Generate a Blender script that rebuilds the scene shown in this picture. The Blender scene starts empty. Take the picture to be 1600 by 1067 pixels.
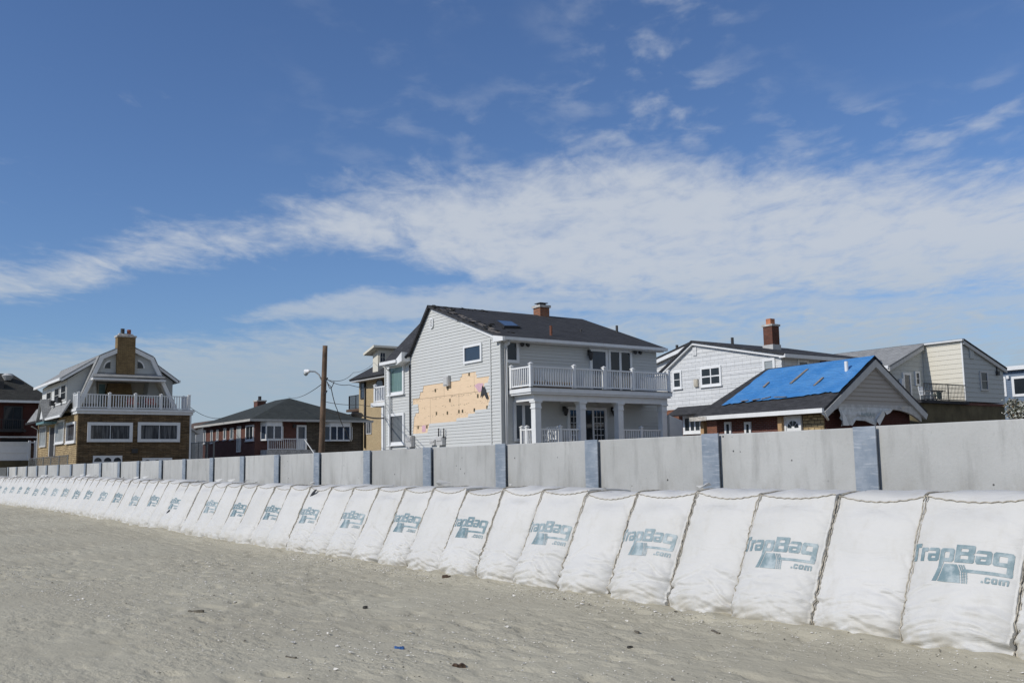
import bpy, bmesh, math, random
import numpy as np
from mathutils import Vector, noise
random.seed(7)
SC = bpy.context.scene
COL = SC.collection
# ------------------------------------------------------------------ camera
EYE = 1.75
FPX, PITCH, ROLL, YAW = 1561.23, .124058, -.0166923, .61499     # measured from the photograph's vanishing points
_F = np.array([-math.cos(YAW)*math.cos(PITCH), math.sin(YAW)*math.cos(PITCH), math.sin(PITCH)])
_R = np.cross(_F, [0, 0, 1]); _R /= np.linalg.norm(_R); _U = np.cross(_R, _F)
_R, _U = math.cos(ROLL)*_R+math.sin(ROLL)*_U, -math.sin(ROLL)*_R+math.cos(ROLL)*_U
from mathutils import Matrix
cd = bpy.data.cameras.new('camera'); cam = bpy.data.objects.new('camera', cd); COL.objects.link(cam)
cam.matrix_world = Matrix(((_R[0], _U[0], -_F[0], 0), (_R[1], _U[1], -_F[1], 0), (_R[2], _U[2], -_F[2], EYE), (0, 0, 0, 1)))
cd.sensor_fit = 'HORIZONTAL'; cd.sensor_width = 36; cd.lens = FPX/1600*36
cd.clip_start = .1; cd.clip_end = 9000
SC.camera = cam
# ------------------------------------------------------------------ light, sky, exposure
SUN_AZ = math.atan2(-.11, -.99)          # compass angle of the sun from +Y towards +X
SUN_EL = math.radians(36)
sd = Vector((math.sin(SUN_AZ)*math.cos(SUN_EL), math.cos(SUN_AZ)*math.cos(SUN_EL), math.sin(SUN_EL)))
sl = bpy.data.lights.new('sun', 'SUN'); sl.energy = 3.15; sl.angle = math.radians(.55); sl.color = (1, .95, .865)
so = bpy.data.objects.new('sun', sl); COL.objects.link(so); so.rotation_euler = sd.to_track_quat('Z', 'Y').to_euler(); so.location = sd*60
SC.view_settings.view_transform = 'Standard'; SC.view_settings.look = 'None'
SC.view_settings.exposure = 0; SC.view_settings.gamma = 1; SC.view_settings.use_curve_mapping = False
SC.render.engine = 'CYCLES'

class NT:
    "small helper to write node trees"
    def __init__(s, tree): s.t = tree; s.n = tree.nodes; s.l = tree.links
    def new(s, t, **k):
        n = s.n.new(t)
        for a, b in k.items(): setattr(n, a, b)
        return n
    def put(s, v, sock):
        if v is None: return
        if hasattr(v, 'is_output') or isinstance(v, bpy.types.NodeSocket): s.l.new(v, sock)
        else:
            if isinstance(v, (tuple, list)) and len(v) == 3 and sock.type == 'RGBA': v = (*v, 1)
            sock.default_value = v
    def math(s, op, a, b=None, c=None, clamp=False):
        n = s.new('ShaderNodeMath', operation=op, use_clamp=clamp)
        for i, v in enumerate((a, b, c)): s.put(v, n.inputs[i]) if v is not None else None
        return n.outputs[0]
    def mix(s, f, a, b, mode='MIX'):
        n = s.new('ShaderNodeMix', data_type='RGBA', blend_type=mode)
        s.put(f, n.inputs[0]); s.put(a, n.inputs[6]); s.put(b, n.inputs[7]); return n.outputs[2]
    def noise(s, vec, scale, detail=4, rough=.55, dist=0):
        n = s.new('ShaderNodeTexNoise'); s.put(vec, n.inputs['Vector']) if vec is not None else None
        n.inputs['Scale'].default_value = scale; n.inputs['Detail'].default_value = detail
        n.inputs['Roughness'].default_value = rough; n.inputs['Distortion'].default_value = dist; return n.outputs[0]
    def voro(s, vec, scale, feature='F1'):
        n = s.new('ShaderNodeTexVoronoi', feature=feature); s.put(vec, n.inputs['Vector']); n.inputs['Scale'].default_value = scale; return n
    def step(s, v, a, b):
        n = s.new('ShaderNodeMapRange', interpolation_type='SMOOTHSTEP'); s.put(v, n.inputs[0]); s.put(a, n.inputs[1]); s.put(b, n.inputs[2]); return n.outputs[0]
    def maprange(s, v, a, b, c, d):
        n = s.new('ShaderNodeMapRange'); s.put(v, n.inputs[0])
        for i, q in enumerate((a, b, c, d)): s.put(q, n.inputs[i+1])
        return n.outputs[0]
    def mapping(s, vec, scale=(1, 1, 1), rot=(0, 0, 0), loc=(0, 0, 0)):
        n = s.new('ShaderNodeMapping'); s.put(vec, n.inputs[0]); n.inputs['Scale'].default_value = scale
        n.inputs['Rotation'].default_value = rot; n.inputs['Location'].default_value = loc; return n.outputs[0]
    def comb(s, x, y, z):
        n = s.new('ShaderNodeCombineXYZ'); s.put(x, n.inputs[0]); s.put(y, n.inputs[1]); s.put(z, n.inputs[2]); return n.outputs[0]
    def curve(s, v, pts, lo, hi):
        "piecewise curve through pts (x, y); v and x share units"
        n = s.new('ShaderNodeFloatCurve'); c = n.mapping.curves[0]
        xs = [(p[0]-lo)/(hi-lo) for p in pts]
        c.points[0].location = (xs[0], pts[0][1]); c.points[1].location = (xs[-1], pts[-1][1])
        for x, p in list(zip(xs, pts))[1:-1]: c.points.new(x, p[1])
        n.mapping.update(); s.put(s.maprange(v, lo, hi, 0, 1), n.inputs['Value']); return n.outputs[0]

w = bpy.data.worlds.new('World'); SC.world = w; w.use_nodes = True
T = NT(w.node_tree); T.n.clear()
sky = T.new('ShaderNodeTexSky', sky_type='NISHITA'); sky.sun_disc = False; sky.sun_elevation = SUN_EL; sky.sun_rotation = SUN_AZ
sky.air_density = 1.0; sky.dust_density = .4; sky.ozone_density = 2.2; sky.altitude = 0
tc = T.new('ShaderNodeTexCoord').outputs['Generated']
sx = T.new('ShaderNodeSeparateXYZ'); T.l.new(tc, sx.inputs[0]); dx, dy, dz = sx.outputs
# azimuth from the view axis (positive to the right) and elevation, in radians
ax_f = (-math.cos(YAW), math.sin(YAW)); ax_r = (math.sin(YAW), math.cos(YAW))
cf = T.math('ADD', T.math('MULTIPLY', dx, ax_f[0]), T.math('MULTIPLY', dy, ax_f[1]))
cr = T.math('ADD', T.math('MULTIPLY', dx, ax_r[0]), T.math('MULTIPLY', dy, ax_r[1]))
az = T.math('ARCTAN2', cr, cf)
el = T.math('ARCSINE', dz)
dzs = T.math('MAXIMUM', T.math('ADD', dz, .05), .03)
pl = T.comb(T.math('DIVIDE', cr, dzs), T.math('DIVIDE', cf, dzs), 0)      # the cloud deck seen in perspective
big = T.noise(T.mapping(pl, (.9, .45, 1), (0, 0, .2)), 1.2, 4, .55, .4)
rip = T.noise(T.mapping(pl, (3.0, 1.9, 1), (0, 0, .42)), 1.5, 6, .62, .6)
fine = T.noise(T.mapping(pl, (8.5, 5.0, 1), (0, 0, -.3)), 1.5, 5, .6, .3)
tex = T.math('ADD', T.math('ADD', T.math('MULTIPLY', T.math('SUBTRACT', rip, .5), 1.1), T.math('MULTIPLY', T.math('SUBTRACT', fine, .5), .62)), T.math('MULTIPLY', T.math('SUBTRACT', big, .5), .5))
elw = T.math('ADD', el, T.math('MULTIPLY', T.math('SUBTRACT', big, .5), .05))
hi = T.curve(az, [(-.8, .19), (-.48, .205), (-.37, .238), (-.255, .268), (-.128, .315), (0, .335), (.136, .345), (.26, .325), (.38, .31), (.49, .292), (.8, .26)], -.8, .8)
lo = T.curve(az, [(-.8, .15), (-.48, .158), (-.37, .182), (-.25, .203), (-.128, .205), (-.05, .178), (.06, .152), (.49, .14), (.8, .13)], -.8, .8)
band = T.math('MULTIPLY', T.step(T.math('SUBTRACT', hi, elw), -.012, T.maprange(az, -.5, -.1, .034, .09)), T.step(T.math('SUBTRACT', elw, lo), -.022, T.maprange(az, -.5, -.1, .022, .04)))
left_thin = T.maprange(az, -.45, -.15, .86, 1.0)
density_band = T.math('MULTIPLY', T.step(T.math('ADD', T.math('MULTIPLY', band, left_thin), T.math('MULTIPLY', tex, 1.1)), .18, 1.12), .92)
hi2 = T.curve(az, [(-.8, .10), (-.33, .136), (-.27, .155), (-.19, .180), (-.09, .188), (.1, .178), (.3, .17), (.8, .15)], -.8, .8)
lo2 = T.curve(az, [(-.8, .12), (-.33, .142), (-.27, .140), (-.19, .146), (-.09, .150), (.1, .15), (.3, .14), (.8, .13)], -.8, .8)
st = T.math('MULTIPLY', T.step(T.math('SUBTRACT', hi2, elw), -.006, .022), T.step(T.math('SUBTRACT', elw, lo2), -.010, .008))
density_st = T.math('MULTIPLY', T.step(T.math('ADD', st, T.math('MULTIPLY', tex, .9)), .30, 1.1), .72)
veil_hi = T.curve(az, [(-.8, .11), (-.476, .116), (-.312, .128), (-.19, .145), (0, .165), (.2, .178), (.49, .17), (.8, .16)], -.8, .8)
veil = T.math('MULTIPLY', T.step(T.math('ADD', T.math('SUBTRACT', veil_hi, el), T.math('MULTIPLY', tex, .035)), -.010, T.maprange(az, -.3, .1, .024, .06)), T.math('ADD', T.maprange(az, -.3, .1, .86, .76), T.math('MULTIPLY', tex, T.maprange(az, -.3, .1, .4, 1.2))))
# loose flecks above the band on the right
puff = T.noise(T.mapping(pl, (4.2, 3.2, 1), (0, 0, .2)), 1.6, 5, .55, .25); clus = T.noise(T.mapping(pl, (1.1, .8, 1), loc=(3, 1, 0)), 1.4, 2)
fl = T.math('MULTIPLY', T.step(az, -.30, .18), T.math('MULTIPLY', T.step(puff, .46, .74), T.step(clus, .36, .60)))
fl = T.math('MULTIPLY', T.math('MULTIPLY', fl, T.step(el, .22, .31)), .55)
# overcast added out of view, right and behind, to lift and neutralise the shade
rear = T.math('MULTIPLY', T.step(az, .62, 1.2), T.math('ADD', .62, T.math('MULTIPLY', tex, .6)))
dens = T.math('MAXIMUM', T.math('MAXIMUM', density_band, density_st), T.math('MAXIMUM', veil, T.math('MAXIMUM', fl, rear)), clamp=True)
clear = T.mix(1, sky.outputs[0], (.66, .81, 1.06), 'MULTIPLY')
# the veil nearer the horizon is greyer than the bright middle of the band
ccol = T.mix(T.step(el, .07, .22), (3.75, 4.6, 5.45), (5.5, 5.95, 6.65))
ccol = T.mix(T.step(az, .62, 1.1), ccol, (4.3, 4.5, 4.6))
skyc = T.mix(dens, clear, ccol)
bg = T.new('ShaderNodeBackground'); T.l.new(skyc, bg.inputs[0]); bg.inputs[1].default_value = .1
ow = T.new('ShaderNodeOutputWorld'); T.l.new(bg.outputs[0], ow.inputs[0])

# ------------------------------------------------------------------ pixel rays onto real planes (photo is 1600 wide)
def ray(x, y): return _F+_R*((x-800)/FPX)-_U*((y-533.5)/FPX)
def onY(x, y, Y): d = ray(x, y); return Vector((0, 0, EYE))+Vector(d*(Y/d[1]))
def onX(x, y, X): d = ray(x, y); return Vector((0, 0, EYE))+Vector(d*(X/d[0]))
def onZ(x, y, Z): d = ray(x, y); return Vector((0, 0, EYE))+Vector(d*((Z-EYE)/d[2]))

class Fr:
    "a vertical wall plane: kind Y faces the sea (-Y), kind X faces +X; point = (u along, z up, d outward)"
    def __init__(s, kind, c): s.k = kind; s.c = c
    def P(s, u, z, d=0): return Vector((u, s.c-d, z)) if s.k == 'Y' else Vector((s.c+d, u, z))
    def px(s, x, y):
        p = onY(x, y, s.c) if s.k == 'Y' else onX(x, y, s.c)
        return (p.x, p.z) if s.k == 'Y' else (p.y, p.z)

# ------------------------------------------------------------------ mesh builder
class MB:
    def __init__(s): s.v = []; s.f = []; s.m = []; s.uv = {}
    def face(s, pts, mi=0):
        b = len(s.v); s.v += [Vector(p) for p in pts]; s.f.append(tuple(range(b, b+len(pts)))); s.m.append(mi)
    def hexa(s, p, mi=0):
        "p: 8 points, 4 bottom then 4 top"
        b = len(s.v); s.v += [Vector(q) for q in p]
        for q in ((0, 3, 2, 1), (4, 5, 6, 7), (0, 1, 5, 4), (1, 2, 6, 5), (2, 3, 7, 6), (3, 0, 4, 7)):
            s.f.append(tuple(b+i for i in q)); s.m.append(mi)
        return s
    def box(s, x0, x1, y0, y1, z0, z1, mi=0):
        return s.hexa([(x0, y0, z0), (x1, y0, z0), (x1, y1, z0), (x0, y1, z0), (x0, y0, z1), (x1, y0, z1), (x1, y1, z1), (x0, y1, z1)], mi)
    def fbox(s, fr, u0, u1, z0, z1, d0, d1, mi=0):
        return s.hexa([fr.P(u0, z0, d0), fr.P(u1, z0, d0), fr.P(u1, z0, d1), fr.P(u0, z0, d1), fr.P(u0, z1, d0), fr.P(u1, z1, d0), fr.P(u1, z1, d1), fr.P(u0, z1, d1)], mi)
    def prism(s, poly, off, mi=0):
        poly = [Vector(p) for p in poly]; off = Vector(off); n = len(poly)
        s.face(poly, mi); s.face([p+off for p in reversed(poly)], mi)
        for i in range(n):
            a, b = poly[i], poly[(i+1) % n]; s.face([a, a+off, b+off, b], mi)
        return s
    def slab(s, poly, t, mi=0):
        "a sheet of thickness t below the given top polygon"
        a, b, c = Vector(poly[0]), Vector(poly[1]), Vector(poly[2]); n = (b-a).cross(c-a).normalized()
        if n.z < 0: n = -n
        return s.prism(poly, -n*t, mi)
    def tube(s, pts, r, n=8, mi=0, cap=True):
        pts = [Vector(p) for p in pts]; rings = []
        for i, p in enumerate(pts):
            t = (pts[min(i+1, len(pts)-1)]-pts[max(i-1, 0)]).normalized()
            a = t.cross(Vector((0, 0, 1)) if abs(t.z) < .95 else Vector((1, 0, 0))).normalized(); b = t.cross(a)
            rr = r[i] if isinstance(r, (list, tuple)) else r
            base = len(s.v); rings.append(base)
            for k in range(n):
                q = 2*math.pi*k/n; s.v.append(p+(a*math.cos(q)+b*math.sin(q))*rr)
        for i in range(len(rings)-1):
            for k in range(n):
                s.f.append((rings[i]+k, rings[i]+(k+1) % n, rings[i+1]+(k+1) % n, rings[i+1]+k)); s.m.append(mi)
        if cap:
            s.f.append(tuple(rings[0]+k for k in range(n))); s.f.append(tuple(rings[-1]+k for k in reversed(range(n)))); s.m += [mi, mi]
        return s
    def bar(s, a, b, w, h=None, mi=0):
        a, b = Vector(a), Vector(b); h = h or w; t = (b-a).normalized()
        x = t.cross(Vector((0, 0, 1)) if abs(t.z) < .95 else Vector((0, 1, 0))).normalized(); y = x.cross(t)
        x *= w/2; y *= h/2
        return s.hexa([a-x-y, a+x-y, b+x-y, b-x-y, a-x+y, a+x+y, b+x+y, b-x+y], mi)
    def build(s, name, mats, parent=None, label=None, smooth=False, fixn=True, bevel=0):
        me = bpy.data.meshes.new(name)
        off = Vector(parent_world(parent)) if parent else Vector((0, 0, 0))
        me.from_pydata([tuple(v-off) for v in s.v], [], s.f)
        if not isinstance(mats, (list, tuple)): mats = [mats]
        for m in mats: me.materials.append(m)
        me.polygons.foreach_set('material_index', s.m)
        if fixn:
            bm = bmesh.new(); bm.from_mesh(me); bmesh.ops.recalc_face_normals(bm, faces=bm.faces); bm.to_mesh(me); bm.free()
        uvl = me.uv_layers.new(name='UVMap').data
        for p in me.polygons:
            n = p.normal
            if abs(n.z) > .97: u, v = Vector((1, 0, 0)), Vector((0, 1, 0))
            else:
                u = Vector((0, 0, 1)).cross(n).normalized(); v = n.cross(u)
            for li in p.loop_indices:
                co = me.vertices[me.loops[li].vertex_index].co+off; uvl[li].uv = (co.dot(u), co.dot(v))
        if smooth: me.polygons.foreach_set('use_smooth', [True]*len(me.polygons))
        o = bpy.data.objects.new(name, me); COL.objects.link(o)
        if parent: o.parent = parent
        if label: o['label'] = label
        if bevel:
            b = o.modifiers.new('Bevel', 'BEVEL'); b.width = bevel; b.segments = 2; b.limit_method = 'ANGLE'
        return o
def parent_world(o):
    p = Vector((0, 0, 0))
    while o: p += o.location; o = o.parent
    return p
def tag(o, label=None, cat=None, group=None, kind=None):
    if label: o['label'] = label
    if cat: o['category'] = cat
    if group: o['group'] = group
    if kind: o['kind'] = kind
    return o
def thing(name, loc, label, cat, group=None):
    o = bpy.data.objects.new(name, None); COL.objects.link(o); o.location = loc; o.empty_display_size = .2
    return tag(o, label, cat, group)

# ------------------------------------------------------------------ materials
MATS = {}
def base_mat(name):
    m = bpy.data.materials.new(name); m.use_nodes = True; t = NT(m.node_tree); t.n.clear()
    p = t.new('ShaderNodeBsdfPrincipled'); o = t.new('ShaderNodeOutputMaterial'); t.l.new(p.outputs[0], o.inputs[0])
    MATS[name] = m; return m, t, p
def sc3(c, k): return tuple(min(1, max(0, x*k)) for x in c)
def plain(name, col, rough=.6, var=.12, scale=4, bump=.0, bscale=60, metal=0, spec=.5, grime=0):
    m, t, p = base_mat(name)
    oc = t.new('ShaderNodeTexCoord').outputs['Object']
    n = t.noise(oc, scale, 6, .6)
    c = t.mix(t.step(n, .3, .7), sc3(col, 1-var), sc3(col, 1+var))
    if grime:
        g = t.noise(t.mapping(oc, (2.5, 2.5, .35)), 2.5, 6, .65)
        c = t.mix(t.math('MULTIPLY', t.step(g, .52, .75), grime), c, sc3(col, .45))
    t.put(c, p.inputs['Base Color']); p.inputs['Roughness'].default_value = rough; p.inputs['Metallic'].default_value = metal
    p.inputs['Specular IOR Level'].default_value = spec
    if bump:
        b = t.new('ShaderNodeBump'); b.inputs['Strength'].default_value = bump; b.inputs['Distance'].default_value = .02
        t.put(t.noise(oc, bscale, 5), b.inputs['Height']); t.put(b.outputs[0], p.inputs['Normal'])
    return m
def brick(name, c1, c2, mortar, bw, bh, ms=.012, var=.25, wob=0, rough=.85, bump=.5, offset=.5, patch=1.2, c3=None, smooth=.1):
    m, t, p = base_mat(name)
    uv = t.new('ShaderNodeTexCoord').outputs['UV']
    v = uv
    if wob:
        nn = t.new('ShaderNodeTexNoise'); t.put(uv, nn.inputs['Vector']); nn.inputs['Scale'].default_value = 2.2; nn.inputs['Detail'].default_value = 3
        va = t.new('ShaderNodeVectorMath', operation='MULTIPLY_ADD'); t.put(nn.outputs['Color'], va.inputs[0]); va.inputs[1].default_value = (wob, wob, 0); t.put(uv, va.inputs[2]); v = va.outputs[0]
    b = t.new('ShaderNodeTexBrick'); b.offset = offset; t.put(v, b.inputs['Vector'])
    for k, c in (('Color1', c1), ('Color2', c2), ('Mortar', mortar)): b.inputs[k].default_value = (*c, 1)
    b.inputs['Scale'].default_value = 1; b.inputs['Mortar Size'].default_value = ms; b.inputs['Mortar Smooth'].default_value = smooth
    b.inputs['Brick Width'].default_value = bw; b.inputs['Row Height'].default_value = bh; b.inputs['Bias'].default_value = 0
    n1 = t.noise(uv, patch, 5, .6); n2 = t.noise(t.mapping(uv, (1/bw*.9, 1/bh*.9, 1)), 1, 3)
    f = t.math('ADD', t.math('MULTIPLY', n1, .6), t.math('MULTIPLY', n2, .6))
    k = t.maprange(f, .35, .85, 1-var, 1+var)
    col = t.mix(1, b.outputs['Color'], t.comb(k, k, k), 'MULTIPLY')
    if c3: col = t.mix(t.math('MULTIPLY', t.step(n2, .55, .72), t.math('SUBTRACT', 1, b.outputs['Fac'])), col, c3)
    t.put(col, p.inputs['Base Color']); p.inputs['Roughness'].default_value = rough; p.inputs['Specular IOR Level'].default_value = .25
    bp = t.new('ShaderNodeBump'); bp.inputs['Strength'].default_value = bump; bp.inputs['Distance'].default_value = .02
    h = t.math('ADD', t.math('MULTIPLY', t.math('SUBTRACT', 1, b.outputs['Fac']), .7), t.math('MULTIPLY', t.noise(uv, 25, 4), .5))
    t.put(h, bp.inputs['Height']); t.put(bp.outputs[0], p.inputs['Normal'])
    return m
def siding(name, col, var=.06, dirt=.15, rough=.55):
    m, t, p = base_mat(name)
    uv = t.new('ShaderNodeTexCoord').outputs['UV']
    a = t.noise(t.mapping(uv, (.25, 6, 1)), 1, 3); b = t.noise(t.mapping(uv, (2.2, .5, 1)), 1.5, 6, .65)
    c = t.mix(a, sc3(col, 1-var), sc3(col, 1+var))
    c = t.mix(t.math('MULTIPLY', t.step(b, .5, .8), dirt), c, (col[0]*.55, col[1]*.52, col[2]*.46))
    t.put(c, p.inputs['Base Color']); p.inputs['Roughness'].default_value = rough; p.inputs['Specular IOR Level'].default_value = .3
    return m
def glass(name, col=(.02, .026, .032), rough=.06, curtain=None):
    m, t, p = base_mat(name)
    oc = t.new('ShaderNodeTexCoord').outputs['UV']
    if curtain:
        n = t.noise(t.mapping(oc, (5, .4, 1)), 1.5, 4); c = t.mix(t.step(n, .4, .62), col, curtain)
    else: c = t.mix(t.noise(oc, 1.5, 3), sc3(col, .6), sc3(col, 1.5))
    t.put(c, p.inputs['Base Color']); p.inputs['Roughness'].default_value = rough; p.inputs['IOR'].default_value = 1.5
    return m

white_paint = plain('white_paint', (.74, .75, .75), .45, .05, 2.5, grime=.10)
white_vinyl = plain('white_vinyl', (.76, .77, .77), .4, .04, 2)
trim_grey = plain('grey_trim', (.50, .50, .49), .55, .08, 3, grime=.2)
dark_metal = plain('dark_metal', (.03, .03, .032), .5, .2)
black_rubber = plain('black_cable', (.015, .015, .016), .6, .2)
wood_pole = plain('weathered_pole_wood', (.13, .085, .055), .85, .35, 3, .6, 30)
wood_tan = plain('bare_tan_wood', (.42, .27, .14), .7, .2, 5)
wood_brown = plain('brown_driftwood', (.09, .055, .035), .8, .3, 20)
galv = None
g_dark = glass('dark_glass'); g_sky = glass('blue_glass', (.03, .045, .07), .04); g_curt = glass('curtained_glass', (.03, .033, .038), .12, (.13, .135, .14))
g_teal = glass('teal_blind', (.12, .20, .19), .18, (.15, .24, .225)); g_grey = glass('grey_blind', (.11, .12, .13), .15, (.13, .14, .15)); g_pale = glass('pale_blind', (.32, .35, .36), .2)
g_teal2 = plain('teal_curtain', (.13, .24, .26), .5, .15, 3)
asph_dark = brick('charcoal_shingle', (.038, .039, .043), (.052, .053, .058), (.022, .022, .024), .3, .14, .006, .35, .02, .9, .5)
asph_green = brick('greenish_shingle', (.040, .047, .045), (.055, .062, .059), (.025, .028, .028), .3, .14, .006, .3, .02, .9, .5)
asph_brown = brick('brown_black_shingle', (.034, .034, .031), (.050, .050, .045), (.02, .02, .019), .3, .16, .008, .35, .02, .9, .5)
asph_grey = brick('light_grey_shingle', (.25, .255, .255), (.32, .325, .325), (.15, .15, .15), .3, .15, .008, .25, .02, .9, .4)
red_brick = brick('red_brick', (.135, .040, .028), (.10, .032, .025), (.16, .12, .10), .22, .075, .010, .35)
dark_brick = brick('maroon_brick', (.085, .022, .018), (.065, .018, .016), (.075, .045, .038), .22, .075, .010, .25)
chimney_brick = brick('chimney_brick', (.17, .060, .038), (.12, .045, .032), (.10, .075, .06), .22, .08, .012, .35)
yellow_brick = brick('yellow_brick', (.47, .36, .20), (.40, .30, .165), (.42, .35, .24), .22, .075, .010, .18)
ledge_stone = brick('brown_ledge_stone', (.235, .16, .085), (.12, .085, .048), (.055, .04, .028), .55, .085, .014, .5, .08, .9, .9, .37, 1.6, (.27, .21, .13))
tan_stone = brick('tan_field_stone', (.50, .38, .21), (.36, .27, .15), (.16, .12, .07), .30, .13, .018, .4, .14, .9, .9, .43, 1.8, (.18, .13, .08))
chim_stone = brick('tan_chimney_brick', (.30, .21, .10), (.22, .15, .075), (.13, .095, .055), .26, .08, .012, .4, .01, .9, .7)
grey_stone = brick('grey_brown_stone', (.14, .115, .085), (.10, .082, .062), (.06, .05, .04), .5, .14, .014, .4, .10, .9, .9)
sid_grey = siding('pale_grey_siding', (.56, .57, .555)); sid_white = siding('white_siding', (.66, .67, .66)); sid_cream = siding('cream_siding', (.66, .63, .54), .05, .1)
sid_cool = siding('cool_grey_siding', (.46, .485, .48)); sid_taupe = siding('taupe_siding', (.42, .385, .345), .07, .25); sid_blue = siding('slate_blue_siding', (.14, .19, .26))
sid_beige = siding('beige_stucco', (.52, .48, .40), .05, .2)
shingle_white = brick('white_wall_shingle', (.66, .67, .67), (.61, .625, .63), (.36, .37, .38), .62, .25, .010, .06, .008, .6, .15, .5, .6)
olive_wall = plain('olive_brown_foundation', (.105, .088, .05), .9, .3, 1.2, .3, 20, grime=.35)
pink_foam = plain('pink_board', (.62, .40, .46), .8, .12, 6)
torn_wrap = plain('torn_house_wrap', (.60, .61, .60), .55, .18, 5, .3, 12, grime=.35)
tarp_blue = None
terracotta = plain('clay_pot', (.30, .09, .05), .8, .2)
mortar_white = plain('mortar_cap', (.46, .44, .41), .9, .3, 8, .5, 20)
tan_cord = plain('frayed_tan_cord', (.43, .395, .33), .9, .3, 20, .4, 80)

def make_tarp():
    m, t, p = base_mat('blue_tarp')
    oc = t.new('ShaderNodeTexCoord').outputs['Object']
    n = t.noise(oc, 1.3, 5, .6)
    c = t.mix(t.step(n, .3, .7), (.045, .205, .50), (.085, .265, .56))
    t.put(c, p.inputs['Base Color']); p.inputs['Roughness'].default_value = .42
    b = t.new('ShaderNodeBump'); b.inputs['Strength'].default_value = .9; b.inputs['Distance'].default_value = .09
    t.put(t.noise(t.mapping(oc, (1, 3.2, 3.2), (.3, 0, .3)), 1.8, 6, .6, 1.0), b.inputs['Height']); t.put(b.outputs[0], p.inputs['Normal']); return m
tarp_blue = make_tarp()
def make_plywood():
    m, t, p = base_mat('plywood_sheathing')
    uv = t.new('ShaderNodeTexCoord').outputs['UV']
    b = t.new('ShaderNodeTexBrick'); b.offset = .5; t.put(uv, b.inputs['Vector']); b.inputs['Scale'].default_value = 1
    b.inputs['Brick Width'].default_value = 2.44; b.inputs['Row Height'].default_value = 1.22; b.inputs['Mortar Size'].default_value = .008
    b.inputs['Color1'].default_value = (.80, .61, .415, 1); b.inputs['Color2'].default_value = (.74, .56, .375, 1); b.inputs['Mortar'].default_value = (.15, .10, .06, 1)
    g = t.noise(t.mapping(uv, (1.2, 9, 1)), 2, 6, .6, .6)
    c = t.mix(t.math('MULTIPLY', t.step(g, .42, .75), .45), b.outputs[0], (.60, .44, .28))
    # nail and staple marks in horizontal rows
    s = t.new('ShaderNodeSeparateXYZ'); t.put(uv, s.inputs[0])
    row = t.math('ABSOLUTE', t.math('SUBTRACT', t.math('FRACT', t.math('MULTIPLY', s.outputs[1], 2.6)), .5))
    vo = t.voro(t.mapping(uv, (9, 20, 1)), 1.0); d = t.math('MULTIPLY', t.math('LESS_THAN', vo.outputs['Distance'], .30), t.math('LESS_THAN', row, .13))
    d = t.math('MULTIPLY', d, t.step(t.noise(uv, 2.2, 3), .40, .55))
    c = t.mix(t.math('MULTIPLY', d, .8), c, (.07, .05, .035))
    t.put(c, p.inputs['Base Color']); p.inputs['Roughness'].default_value = .75; return m
plywood = make_plywood()
def make_concrete():
    m, t, p = base_mat('precast_concrete')
    uv = t.new('ShaderNodeTexCoord').outputs['UV']; oc = t.new('ShaderNodeTexCoord').outputs['Object']
    a = t.noise(oc, .55, 6, .62); b = t.noise(t.mapping(oc, (1.6, 1.6, .28)), 2.0, 7, .66); f = t.noise(oc, 22, 4, .6)
    c = t.mix(t.step(a, .3, .72), (.385, .387, .372), (.475, .477, .462))
    c = t.mix(t.math('MULTIPLY', t.step(b, .48, .70), .65), c, (.285, .285, .272))
    rnd = t.new('ShaderNodeObjectInfo').outputs['Random']; k = t.maprange(rnd, 0, 1, .93, 1.09); c = t.mix(1, c, t.comb(k, k, k), 'MULTIPLY')
    s = t.new('ShaderNodeSeparateXYZ'); t.put(oc, s.inputs[0])
    low = t.math('SUBTRACT', 1, t.step(s.outputs[2], .9, 1.75))
    c = t.mix(t.math('MULTIPLY', t.math('MULTIPLY', low, t.step(t.noise(t.mapping(oc, (1, 1, .5)), 2.6, 6, .6), .44, .62)), .75), c, (.275, .265, .235))
    c = t.mix(t.math('MULTIPLY', t.step(f, .55, .8), .25), c, (.26, .26, .25))
    vo = t.voro(t.mapping(oc, (5, 5, 5)), 1.0); gate = t.step(t.noise(oc, 1.3, 2), .52, .60)
    hole = t.math('MULTIPLY', t.math('LESS_THAN', vo.outputs['Distance'], .085), gate)
    c = t.mix(hole, c, (.05, .05, .048))
    scr = t.noise(t.mapping(oc, (7, 7, 1.1), (0, .35, 0)), 3, 5, .7)
    c = t.mix(t.math('MULTIPLY', t.step(scr, .62, .72), .55), c, (.22, .215, .2))
    t.put(c, p.inputs['Base Color']); p.inputs['Roughness'].default_value = .85; p.inputs['Specular IOR Level'].default_value = .3
    bp = t.new('ShaderNodeBump'); bp.inputs['Strength'].default_value = .35; bp.inputs['Distance'].default_value = .01
    t.put(t.math('SUBTRACT', t.math('ADD', f, b), t.math('MULTIPLY', hole, 3)), bp.inputs['Height']); t.put(bp.outputs[0], p.inputs['Normal']); return m
concrete = make_concrete()
def make_galv():
    m, t, p = base_mat('galvanised_steel')
    oc = t.new('ShaderNodeTexCoord').outputs['Object']
    a = t.noise(oc, 2.2, 6, .65); b = t.noise(t.mapping(oc, (3, 3, 26), (0, .25, 0)), 1.2, 5, .65); e = t.noise(oc, 9, 5, .65)
    c = t.mix(t.step(a, .32, .7), (.235, .28, .335), (.37, .41, .455))
    c = t.mix(t.math('MULTIPLY', t.step(b, .52, .70), .6), c, (.58, .60, .62))
    c = t.mix(t.math('MULTIPLY', t.step(e, .55, .75), .45), c, (.33, .34, .34))
    t.put(c, p.inputs['Base Color']); p.inputs['Metallic'].default_value = .35; p.inputs['Roughness'].default_value = .5; return m
galv = make_galv()
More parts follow.
